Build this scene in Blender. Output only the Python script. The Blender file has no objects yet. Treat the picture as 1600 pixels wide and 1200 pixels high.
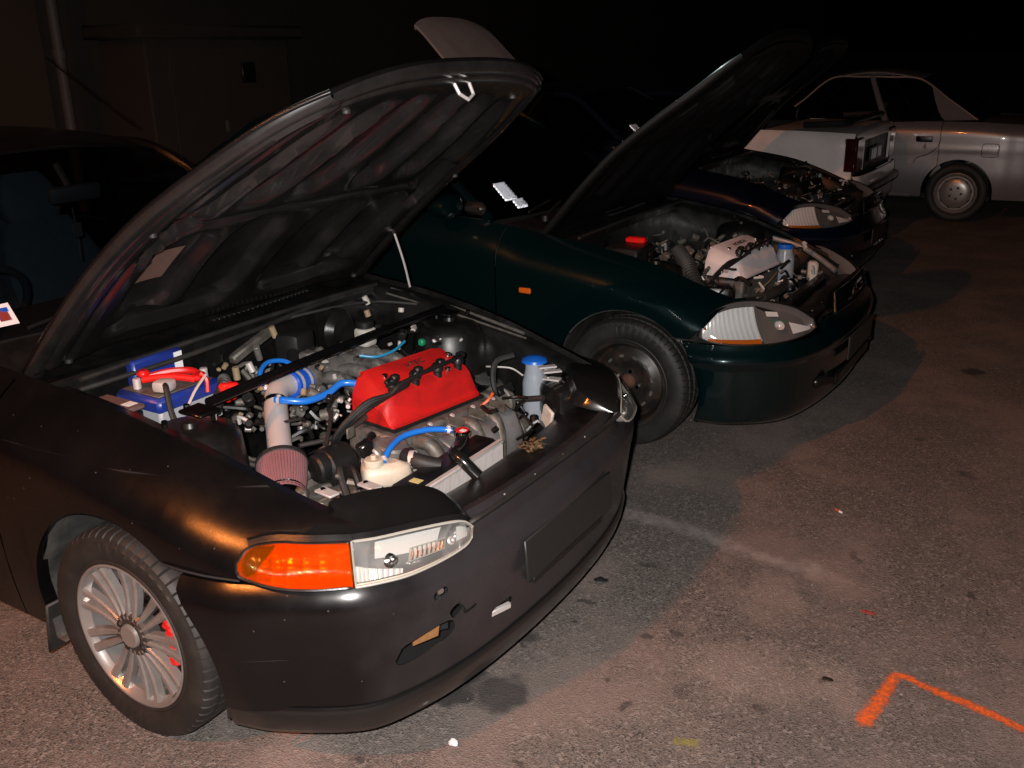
import bpy, bmesh, math, random
import numpy as np
from mathutils import Vector, Matrix
from math import radians as rad, sin, cos, pi, sqrt

random.seed(7)
scene = bpy.context.scene
col = scene.collection

# ------------------------------------------------------------------ camera, world, light, exposure
CAM = Vector((1.898, -2.051, 1.655))
FW = Vector((-0.496, 0.803, -0.330)).normalized()
RT = Vector((0.854, 0.520, -0.016)); RT = (RT - FW * RT.dot(FW)).normalized()
UP = RT.cross(FW)
cam_data = bpy.data.cameras.new('camera')
cam_data.sensor_width = 36.0
cam_data.lens = 1478.4 / 1600 * 36
cam_data.clip_start = 0.05
cam_data.clip_end = 600
cam = bpy.data.objects.new('camera', cam_data)
col.objects.link(cam)
cam.matrix_world = Matrix(((RT.x, UP.x, -FW.x, CAM.x), (RT.y, UP.y, -FW.y, CAM.y), (RT.z, UP.z, -FW.z, CAM.z), (0, 0, 0, 1)))
scene.camera = cam

world = bpy.data.worlds.new('World'); scene.world = world
world.use_nodes = True
wn = world.node_tree
sky = wn.nodes.new('ShaderNodeTexSky'); sky.sky_type = 'NISHITA'; sky.sun_disc = False
sky.sun_elevation = rad(-4); sky.sun_rotation = rad(200)
wn.links.new(sky.outputs[0], wn.nodes['Background'].inputs[0])
wn.nodes['Background'].inputs[1].default_value = 0.05

sun_data = bpy.data.lights.new('moonlight', 'SUN'); sun_data.energy = 0.002; sun_data.angle = rad(0.5); sun_data.color = (1, .9, .8)
sun = bpy.data.objects.new('moonlight', sun_data); col.objects.link(sun); sun.rotation_euler = (rad(40), 0, rad(200))

# the photographer's flash, beside the lens
fl_data = bpy.data.lights.new('camera_flash', 'AREA'); fl_data.shape = 'RECTANGLE'; fl_data.size = 0.035; fl_data.size_y = 0.02
fl_data.energy = 112.0; fl_data.color = (1.0, 0.95, 0.92)
flash = bpy.data.objects.new('camera_flash', fl_data); col.objects.link(flash)
FP = CAM - RT * 0.055 + UP * 0.03 + FW * 0.02
flash.matrix_world = Matrix(((RT.x, UP.x, -FW.x, FP.x), (RT.y, UP.y, -FW.y, FP.y), (RT.z, UP.z, -FW.z, FP.z), (0, 0, 0, 1)))

vs = scene.view_settings
vs.view_transform = 'Standard'; vs.look = 'None'; vs.exposure = 0.0; vs.gamma = 1.0; vs.use_curve_mapping = False
scene.cycles.max_bounces = 8
scene.cycles.transparent_max_bounces = 12
scene.cycles.sample_clamp_indirect = 4.0
scene.cycles.caustics_reflective = False
scene.cycles.caustics_refractive = False
scene.cycles.use_denoising = True

# ------------------------------------------------------------------ materials
MATS = {}
def nodes_of(m):
    m.use_nodes = True
    return m.node_tree.nodes, m.node_tree.links, m.node_tree.nodes['Principled BSDF']
def mat(name, base, rough=.5, metal=0., coat=0., var=0., scale=30., bump=0., bscale=200., dirt=None, dirt_amt=.5, dscale=6., spec=.5, coat_r=.05, rvar=0.):
    m = bpy.data.materials.new(name); n, l, b = nodes_of(m)
    base = (*base, 1)
    b.inputs['Base Color'].default_value = base
    b.inputs['Roughness'].default_value = rough; b.inputs['Metallic'].default_value = metal
    b.inputs['Coat Weight'].default_value = coat; b.inputs['Coat Roughness'].default_value = coat_r
    b.inputs['Specular IOR Level'].default_value = spec
    tc = n.new('ShaderNodeTexCoord')
    out = None
    if var > 0:
        t = n.new('ShaderNodeTexNoise'); t.inputs['Scale'].default_value = scale; t.inputs['Detail'].default_value = 6
        l.new(tc.outputs['Object'], t.inputs['Vector'])
        mx = n.new('ShaderNodeMix'); mx.data_type = 'RGBA'
        mx.inputs[6].default_value = tuple(c * (1 - var) for c in base[:3]) + (1,)
        mx.inputs[7].default_value = tuple(min(1, c * (1 + var)) for c in base[:3]) + (1,)
        l.new(t.outputs['Fac'], mx.inputs[0]); out = mx.outputs[2]
    if dirt:
        t = n.new('ShaderNodeTexNoise'); t.inputs['Scale'].default_value = dscale; t.inputs['Detail'].default_value = 8; t.inputs['Roughness'].default_value = .65
        l.new(tc.outputs['Object'], t.inputs['Vector'])
        r = n.new('ShaderNodeMapRange'); r.interpolation_type = 'SMOOTHSTEP'; r.inputs[1].default_value = .40; r.inputs[2].default_value = .74; r.inputs[4].default_value = dirt_amt
        l.new(t.outputs['Fac'], r.inputs[0])
        mx = n.new('ShaderNodeMix'); mx.data_type = 'RGBA'
        if out: l.new(out, mx.inputs[6])
        else: mx.inputs[6].default_value = base
        mx.inputs[7].default_value = (*dirt, 1)
        l.new(r.outputs[0], mx.inputs[0]); out = mx.outputs[2]
    if out: l.new(out, b.inputs['Base Color'])
    if rvar > 0:
        t = n.new('ShaderNodeTexNoise'); t.inputs['Scale'].default_value = 9; t.inputs['Detail'].default_value = 8
        l.new(tc.outputs['Object'], t.inputs['Vector'])
        r = n.new('ShaderNodeMapRange'); r.interpolation_type = 'SMOOTHSTEP'; r.inputs[1].default_value = .25; r.inputs[2].default_value = .75
        r.inputs[3].default_value = max(.02, rough - rvar); r.inputs[4].default_value = min(1, rough + rvar)
        l.new(t.outputs['Fac'], r.inputs[0]); l.new(r.outputs[0], b.inputs['Roughness'])
    if bump > 0:
        t = n.new('ShaderNodeTexNoise'); t.inputs['Scale'].default_value = bscale; t.inputs['Detail'].default_value = 3
        l.new(tc.outputs['Object'], t.inputs['Vector'])
        bp = n.new('ShaderNodeBump'); bp.inputs['Strength'].default_value = bump; bp.inputs['Distance'].default_value = .002
        l.new(t.outputs['Fac'], bp.inputs['Height']); l.new(bp.outputs[0], b.inputs['Normal'])
    MATS[name] = m
    return m

def paint_chips(m):
    # stone chips and dust specks, and faint long scratches
    n, l, b = m.node_tree.nodes, m.node_tree.links, m.node_tree.nodes['Principled BSDF']
    old = b.inputs['Base Color'].links[0].from_socket
    tc = n.new('ShaderNodeTexCoord')
    vo = n.new('ShaderNodeTexVoronoi'); vo.inputs['Scale'].default_value = 34; l.new(tc.outputs['Object'], vo.inputs['Vector'])
    r = n.new('ShaderNodeMapRange'); r.inputs[1].default_value = .05; r.inputs[2].default_value = .085; r.inputs[3].default_value = 1; r.inputs[4].default_value = 0; l.new(vo.outputs['Distance'], r.inputs[0])
    sc = n.new('ShaderNodeSeparateColor'); l.new(vo.outputs['Color'], sc.inputs[0])
    g = n.new('ShaderNodeMath'); g.operation = 'GREATER_THAN'; g.inputs[1].default_value = .72; l.new(sc.outputs[0], g.inputs[0])
    f = n.new('ShaderNodeMath'); f.operation = 'MULTIPLY'; l.new(r.outputs[0], f.inputs[0]); l.new(g.outputs[0], f.inputs[1])
    mp = n.new('ShaderNodeMapping'); mp.inputs['Scale'].default_value = (2.5, 2.5, 160); mp.inputs['Rotation'].default_value = (.12, .2, 0); l.new(tc.outputs['Object'], mp.inputs[0])
    t = n.new('ShaderNodeTexNoise'); t.inputs['Scale'].default_value = 1.0; t.inputs['Detail'].default_value = 2; l.new(mp.outputs[0], t.inputs['Vector'])
    r2 = n.new('ShaderNodeMapRange'); r2.inputs[1].default_value = .70; r2.inputs[2].default_value = .76; r2.inputs[4].default_value = .35; l.new(t.outputs['Fac'], r2.inputs[0])
    mxm = n.new('ShaderNodeMath'); mxm.operation = 'MAXIMUM'; l.new(f.outputs[0], mxm.inputs[0]); l.new(r2.outputs[0], mxm.inputs[1])
    mx = n.new('ShaderNodeMix'); mx.data_type = 'RGBA'; l.new(mxm.outputs[0], mx.inputs[0]); l.new(old, mx.inputs[6]); mx.inputs[7].default_value = (.060, .054, .054, 1)
    l.new(mx.outputs[2], b.inputs['Base Color'])
def faded_bumper():
    paint_chips(MATS['black_satin'])
    m = bpy.data.materials['black_satin'].copy(); m.name = 'black_faded'; MATS['black_faded'] = m
    n, l, b = m.node_tree.nodes, m.node_tree.links, m.node_tree.nodes['Principled BSDF']
    old = b.inputs['Base Color'].links[0].from_socket
    tc = n.new('ShaderNodeTexCoord'); sp = n.new('ShaderNodeSeparateXYZ'); l.new(tc.outputs['Object'], sp.inputs[0])
    t = n.new('ShaderNodeTexNoise'); t.inputs['Scale'].default_value = 7; t.inputs['Detail'].default_value = 8; l.new(tc.outputs['Object'], t.inputs['Vector'])
    a = n.new('ShaderNodeMath'); a.operation = 'MULTIPLY_ADD'; l.new(t.outputs['Fac'], a.inputs[0]); a.inputs[1].default_value = .16; l.new(sp.outputs[0], a.inputs[2])
    r = n.new('ShaderNodeMapRange'); r.interpolation_type = 'SMOOTHSTEP'; r.inputs[1].default_value = .70; r.inputs[2].default_value = .89; r.inputs[4].default_value = .95; l.new(a.outputs[0], r.inputs[0])
    mx = n.new('ShaderNodeMix'); mx.data_type = 'RGBA'; l.new(r.outputs[0], mx.inputs[0]); l.new(old, mx.inputs[6]); mx.inputs[7].default_value = (.036, .031, .0335, 1)
    l.new(mx.outputs[2], b.inputs['Base Color']); b.inputs['Coat Weight'].default_value = .15; b.inputs['Coat Roughness'].default_value = .2

def glass(name, tint=(1, 1, 1), refl=.08, rough=.02, flute=0., opaque=0., fscale=60.):
    m = bpy.data.materials.new(name); n, l, b = nodes_of(m)
    n.remove(b)
    o = n['Material Output']
    tr = n.new('ShaderNodeBsdfTransparent'); tr.inputs[0].default_value = (*tint, 1)
    gl = n.new('ShaderNodeBsdfGlossy'); gl.inputs['Roughness'].default_value = rough
    lw = n.new('ShaderNodeFresnel'); gb = n.new('ShaderNodeNewGeometry')
    io = n.new('ShaderNodeMapRange'); io.inputs[3].default_value = 1.5; io.inputs[4].default_value = 1 / 1.5
    l.new(gb.outputs['Backfacing'], io.inputs[0]); l.new(io.outputs[0], lw.inputs[0])
    mr = n.new('ShaderNodeMath'); mr.operation = 'MULTIPLY_ADD'; mr.inputs[1].default_value = 1.0; mr.inputs[2].default_value = refl - .04
    l.new(lw.outputs[0], mr.inputs[0])
    mx = n.new('ShaderNodeMixShader'); l.new(mr.outputs[0], mx.inputs[0]); l.new(tr.outputs[0], mx.inputs[1]); l.new(gl.outputs[0], mx.inputs[2])
    res = mx.outputs[0]
    if opaque > 0:
        df = n.new('ShaderNodeBsdfDiffuse'); df.inputs[0].default_value = (*tint, 1)
        m2 = n.new('ShaderNodeMixShader'); m2.inputs[0].default_value = opaque
        l.new(res, m2.inputs[1]); l.new(df.outputs[0], m2.inputs[2]); res = m2.outputs[0]
    if flute > 0:
        uv = n.new('ShaderNodeTexCoord'); w = n.new('ShaderNodeTexWave'); w.wave_type = 'BANDS'; w.bands_direction = 'X'
        w.inputs['Scale'].default_value = fscale
        l.new(uv.outputs['UV'], w.inputs['Vector'])
        bp = n.new('ShaderNodeBump'); bp.inputs['Strength'].default_value = flute; bp.inputs['Distance'].default_value = .004
        l.new(w.outputs['Fac'], bp.inputs['Height'])
        l.new(bp.outputs[0], gl.inputs['Normal']); l.new(bp.outputs[0], lw.inputs['Normal'])
    l.new(res, o.inputs[0])
    MATS[name] = m
    return m

mat('black_satin', (.0030, .0028, .0030), .25, spec=.42, dirt=(.007, .0062, .0062), dirt_amt=.45, dscale=5, rvar=.06, bump=.03, bscale=500)
faded_bumper()
mat('black_gloss', (.008, .008, .008), .22, coat=.5, coat_r=.12, rvar=.06)
mat('bay_black', (.005, .005, .005), .34, dirt=(.014, .012, .011), dirt_amt=.6, dscale=18, rvar=.12, bump=.1)
mat('black_plastic', (.009, .009, .009), .45, var=.3, rvar=.1)
mat('hood_dark', (.0022, .0022, .0022), .55, spec=.2)
mat('hood_under', (.0085, .008, .008), .24, dirt=(.026, .023, .022), dirt_amt=.6, dscale=5, rvar=.06, spec=.7, coat=.4, coat_r=.14, bump=.04, bscale=60)
mat('dusty_plastic', (.03, .03, .029), .6, dirt=(.085, .08, .07), dirt_amt=.7, dscale=12, bump=.25, bscale=120)
mat('primer_cream', (.45, .38, .28), .6, var=.2)
mat('rubber', (.013, .012, .0115), .60, dirt=(.032, .028, .025), dirt_amt=.8, dscale=9, bump=.1, bscale=300)
mat('alloy', (.36, .335, .32), .30, metal=.55, var=.12, dirt=(.20, .17, .15), dirt_amt=.5, dscale=14)
mat('alloy_dark', (.10, .09, .085), .38, metal=.7, dirt=(.16, .13, .11), dirt_amt=.5, dscale=14)
mat('disc_steel', (.55, .55, .56), .25, metal=1, var=.2, scale=60)
mat('red_paint', (.62, .015, .015), .4)
mat('cover_red', (.50, .012, .011), .42, bump=.25, bscale=420, var=.12, scale=20, spec=.4, dirt=(.22, .012, .010), dirt_amt=.5, dscale=14)
mat('cover_white', (.72, .64, .64), .45, bump=.2, bscale=400, dirt=(.3, .26, .24), dirt_amt=.4)
mat('steel_black', (.012, .012, .012), .42, dirt=(.09, .045, .025), dirt_amt=.5, dscale=16)
mat('rust', (.12, .05, .03), .8, var=.4, scale=80)
mat('cast_alloy', (.27, .25, .235), .46, metal=.6, dirt=(.06, .048, .038), dirt_amt=.9, dscale=26, bump=.3, bscale=160)
mat('dirty_metal', (.16, .145, .125), .55, metal=.4, dirt=(.045, .036, .028), dirt_amt=.85, dscale=25, bump=.3, bscale=160)
mat('heat_shield', (.30, .29, .29), .5, metal=.5, dirt=(.12, .10, .09), dirt_amt=.6, dscale=14)
mat('chrome', (.8, .8, .8), .12, metal=1)
mat('zinc', (.66, .6, .58), .45, metal=.35, var=.1, dirt=(.35, .3, .27), dirt_amt=.4, dscale=30)
mat('pipe_alloy', (.62, .55, .53), .42, metal=.35, var=.08)
mat('silicone_blue', (.012, .09, .52), .30, coat=.3)
mat('hose_blue', (.015, .16, .62), .28, coat=.3)
mat('wire_blue', (.02, .25, .45), .4)
mat('battery_blue', (.012, .03, .22), .35, dirt=(.05, .06, .14), dirt_amt=.3)
mat('battery_grey', (.35, .35, .38), .45)
mat('clamp_red', (.68, .012, .01), .35)
mat('lid_brown', (.13, .075, .07), .6, var=.25, scale=60)
mat('paper', (.80, .79, .80), .6)
mat('filter_red', (.20, .082, .09), .8, var=.2)
mat('reservoir', (.58, .50, .40), .45, dirt=(.35, .27, .18), dirt_amt=.6, dscale=18)
mat('translucent_white', (.50, .47, .42), .5, dirt=(.25, .21, .16), dirt_amt=.6, dscale=30)
mat('cap_blue', (.01, .12, .55), .35)
mat('green_plastic', (.01, .22, .1), .5)
mat('orange_plastic', (.55, .1, .03), .5)
mat('sticker_yellow', (.6, .5, .2), .5)
mat('tan_rubber', (.26, .19, .11), .6, var=.3)
mat('leaf_brown', (.10, .058, .026), .7, var=.5, scale=40)
mat('dark_cloth', (.024, .029, .036), .9, var=.3)
mat('interior', (.010, .010, .011), .7)
mat('brown_label', (.15, .09, .07), .6, var=.2, scale=40)
mat('foam_orange', (.22, .095, .028), .85, var=.35, scale=90)
mat('red_mark', (.24, .03, .025), .6)
mat('paint_green', (.0016, .0135, .0150), .26, metal=.55, coat=1, coat_r=.03)
mat('paint_navy', (.003, .006, .018), .30, metal=.4, coat=1, coat_r=.03)
mat('paint_white', (.80, .71, .68), .35, coat=.6, coat_r=.08, dirt=(.45, .38, .35), dirt_amt=.3)
mat('paint_silver', (.30, .27, .265), .36, metal=.5, coat=.8, coat_r=.06, dirt=(.22, .2, .19), dirt_amt=.3)
mat('tail_red', (.030, .004, .004), .15, coat=1)
mat('plate_black', (.02, .02, .02), .4)
mat('plate_white', (.85, .85, .85), .4)
mat('reflector', (.56, .55, .54), .25, metal=.05, coat=1, coat_r=.05)
mat('reflector_amber', (.9, .55, .25), .25, metal=.6)
mat('lamp_inner', (.42, .40, .40), .28, metal=.75)
mat('lens_rim', (.34, .33, .29), .4)
mat('reflector_fluted', (.92, .91, .90), .25, metal=.1, coat=1, coat_r=.12)
mat('lamp_grey', (.27, .26, .26), .2, metal=.15, coat=1, coat_r=.06)
mat('lamp_dark', (.15, .135, .13), .3, metal=.1, coat=.5)
mat('retro_prism', (.95, .97, 1.0), .17, metal=1)
mat('marker_amber', (.55, .12, .01), .2, coat=1)
mat('sticker_white', (.92, .95, .96), .5)
mat('wall_plaster', (.042, .033, .027), .9, var=.2, scale=4, dirt=(.05, .04, .03), dirt_amt=.6, dscale=1.4, bump=.4, bscale=60)
mat('wall_paint', (.062, .041, .026), .85, var=.15, scale=3, dirt=(.06, .045, .03), dirt_amt=.5, dscale=1.2, bump=.3, bscale=60)
mat('grit_stone', (.22, .19, .17), .8, var=.6, scale=3)
mat('pipe_dark', (.10, .09, .085), .6, var=.2)
mat('concrete_dark', (.03, .026, .022), .9, var=.2, scale=8)
mat('galv_grey', (.25, .25, .24), .5, metal=.5, var=.15)
glass('window_glass', (.46, .52, .55), refl=.06)
glass('window_dark', (.22, .24, .24), refl=.06)
glass('lens_clear', (.97, .97, .95), refl=.10, flute=.5, fscale=14)
glass('lens_plain', (.95, .95, .94), refl=.10)
glass('lens_amber', (1.0, .20, .004), refl=.10, flute=.6, fscale=9, opaque=.10)
glass('bottle_plastic', (.55, .60, .66), refl=.08, rough=.25, opaque=.45)
def lamp_emit(name, c, s):
    m = bpy.data.materials.new(name); n, l, b = nodes_of(m)
    b.inputs['Base Color'].default_value = (*c, 1); b.inputs['Emission Color'].default_value = (*c, 1); b.inputs['Emission Strength'].default_value = s
    MATS[name] = m
lamp_emit('sodium_lamp', (1.0, .42, .10), 40)

# ------------------------------------------------------------------ geometry helpers
def cat(pts, n):
    p = np.asarray(pts, float)
    k = len(p)
    if k == 2:
        t = np.linspace(0, 1, n)[:, None]; return p[0] * (1 - t) + p[1] * t
    e = np.vstack([2 * p[0] - p[1], p, 2 * p[-1] - p[-2]])
    t = np.linspace(0, k - 1, n); i = np.minimum(t.astype(int), k - 2); f = (t - i)[:, None]
    a, b, c, d = e[i], e[i + 1], e[i + 2], e[i + 3]
    return .5 * (2 * b + (c - a) * f + (2 * a - 5 * b + 4 * c - d) * f ** 2 + (3 * b - a - 3 * c + d) * f ** 3)
def interp(pts):
    a = np.array(pts, float); a = a[a[:, 0].argsort()]
    fx = np.linspace(a[0, 0], a[-1, 0], 200)
    # smooth monotone-ish interpolation
    c = cat(a, 200); o = c[:, 0].argsort()
    return lambda x: float(np.interp(x, c[o, 0], c[o, 1]))

class MB:
    def __init__(s): s.v = []; s.f = []; s.uv = {}
    def off(s): return len(s.v)
    def grid(s, P, cu=False, cv=False, flip=False, uv=False):
        P = np.asarray(P, float); nu, nv = P.shape[:2]; o = len(s.v)
        s.v.extend(map(tuple, P.reshape(-1, 3)))
        for i in range(nu if cu else nu - 1):
            for j in range(nv if cv else nv - 1):
                a, b = i * nv + j, ((i + 1) % nu) * nv + j
                c, d = ((i + 1) % nu) * nv + (j + 1) % nv, i * nv + (j + 1) % nv
                q = [o + a, o + b, o + c, o + d]
                if flip: q.reverse()
                s.f.append(q)
        if uv:
            for i in range(nu):
                for j in range(nv): s.uv[o + i * nv + j] = (i / max(1, nu - 1), j / max(1, nv - 1))
        return s
    def face(s, pts):
        o = len(s.v); s.v.extend(map(tuple, pts)); s.f.append(list(range(o, o + len(pts)))); return s
    def tube(s, pts, r, n=8, m=None, smooth=True, caps=True):
        p = np.asarray(pts, float)
        if smooth and len(p) > 2: p = cat(p, m or (len(p) - 1) * 6 + 1)
        k = len(p); rr = np.interp(np.linspace(0, 1, k), np.linspace(0, 1, len(r)), r) if hasattr(r, '__len__') else np.full(k, r)
        T = np.gradient(p, axis=0); T /= np.linalg.norm(T, axis=1)[:, None] + 1e-9
        ref = np.array([0, 0, 1.]) if abs(T[0, 2]) < .9 else np.array([1., 0, 0])
        N = np.cross(T[0], ref); N /= np.linalg.norm(N); rows = []
        for i in range(k):
            N = N - T[i] * (N @ T[i]); N /= np.linalg.norm(N) + 1e-9
            Bn = np.cross(T[i], N); a = np.arange(n) * 2 * pi / n
            rows.append(p[i] + rr[i] * (np.cos(a)[:, None] * N + np.sin(a)[:, None] * Bn))
        o = len(s.v); s.grid(np.array(rows), cv=True)
        if caps: s.f.append([o + j for j in range(n)]); s.f.append([o + (k - 1) * n + j for j in reversed(range(n))])
        return s
    def ribbed(s, pts, r, amp, rings, n=12):
        m = rings * 4 + 1; p = cat(pts, m)
        return s.tube(p, [r + amp * (1 if (i // 2) % 2 else -1) for i in range(m)], n, smooth=False)
    def box(s, c, d, bev=.0, rot=None, seg=1):
        bm = bmesh.new(); bmesh.ops.create_cube(bm, size=1)
        for v in bm.verts: v.co = Vector((v.co.x * d[0], v.co.y * d[1], v.co.z * d[2]))
        if bev > 0: bmesh.ops.bevel(bm, geom=bm.edges[:], offset=min(bev, min(d) * .45), segments=seg, profile=.5, affect='EDGES')
        M = Matrix.Translation(Vector(c)) @ (rot if rot is not None else Matrix())
        return s.bm(bm, M)
    def bm(s, bm, M=Matrix()):
        o = len(s.v); bm.verts.index_update()
        s.v.extend(tuple(M @ v.co) for v in bm.verts)
        s.f.extend([o + v.index for v in f.verts] for f in bm.faces); bm.free(); return s
    def lathe(s, prof, c=(0, 0, 0), axis=(0, 0, 1), n=24, caps=False):
        ax = Vector(axis).normalized(); q = Vector((0, 0, 1)).rotation_difference(ax).to_matrix()
        rows = []
        for k in range(n):
            a = 2 * pi * k / n
            rows.append([tuple(Vector(c) + q @ Vector((r * cos(a), r * sin(a), h))) for r, h in prof])
        o = len(s.v); s.grid(np.array(rows), cu=True)
        if caps:
            m = len(prof)
            s.f.append([o + k * m for k in range(n)]); s.f.append([o + k * m + m - 1 for k in reversed(range(n))])
        return s
    def cyl(s, c, r, h, axis=(0, 0, 1), n=16, bev=.15):
        b = min(r, h) * bev
        return s.lathe([(0, -h / 2), (r - b, -h / 2), (r, -h / 2 + b), (r, h / 2 - b), (r - b, h / 2), (0, h / 2)], c, axis, n)
    def prism(s, poly, M, depth, bev=0.):
        bm = bmesh.new(); vs_ = [bm.verts.new((x, y, 0)) for x, y in poly]; f = bm.faces.new(vs_)
        r = bmesh.ops.extrude_face_region(bm, geom=[f])
        for g in r['geom']:
            if isinstance(g, bmesh.types.BMVert): g.co.z += depth
        bmesh.ops.recalc_face_normals(bm, faces=bm.faces[:])
        if bev: bmesh.ops.bevel(bm, geom=bm.edges[:], offset=bev, segments=1, affect='EDGES')
        return s.bm(bm, M)
    def build(s, name, m, parent=None, angle=38, solid=0., loc=None, rot=None, recalc=False):
        me = bpy.data.meshes.new(name); me.from_pydata(s.v, [], s.f)
        if s.uv:
            L = me.uv_layers.new(name='UVMap')
            for i, lp in enumerate(me.loops): L.data[i].uv = s.uv.get(lp.vertex_index, (0, 0))
        if recalc:
            bm = bmesh.new(); bm.from_mesh(me); bmesh.ops.recalc_face_normals(bm, faces=bm.faces[:]); bm.to_mesh(me); bm.free()
        me.update(); me.shade_smooth(); me.set_sharp_from_angle(angle=rad(angle))
        me.materials.append(MATS[m])
        o = bpy.data.objects.new(name, me); col.objects.link(o)
        if parent: o.parent = parent
        if loc: o.location = loc
        if rot: o.rotation_euler = rot
        if solid:
            md = o.modifiers.new('solid', 'SOLIDIFY'); md.thickness = solid; md.offset = 0
        return o

def link_copy(o, parent, loc=None, rot=None):
    c = o.copy(); col.objects.link(c); c.parent = parent
    if loc is not None: c.location = loc
    if rot is not None: c.rotation_euler = rot
    return c
def root(name, loc, rz, label, category, group=None):
    o = bpy.data.objects.new(name, None); col.objects.link(o); o.empty_display_size = .2
    o.location = loc; o.rotation_euler = (0, 0, rz); o['label'] = label; o['category'] = category
    if group: o['group'] = group
    return o
def tag(o, label, category=None, group=None, kind=None):
    o['label'] = label
    if category: o['category'] = category
    if group: o['group'] = group
    if kind: o['kind'] = kind
    return o
def smooth(a, b, x):
    t = min(1, max(0, (x - a) / (b - a))); return t * t * (3 - 2 * t)
def basis(o, x, y):
    x = Vector(x).normalized(); z = x.cross(Vector(y)).normalized(); y = z.cross(x)
    return Matrix(((x.x, y.x, z.x, o[0]), (x.y, y.y, z.y, o[1]), (x.z, y.z, z.z, o[2]), (0, 0, 0, 1)))

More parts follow.
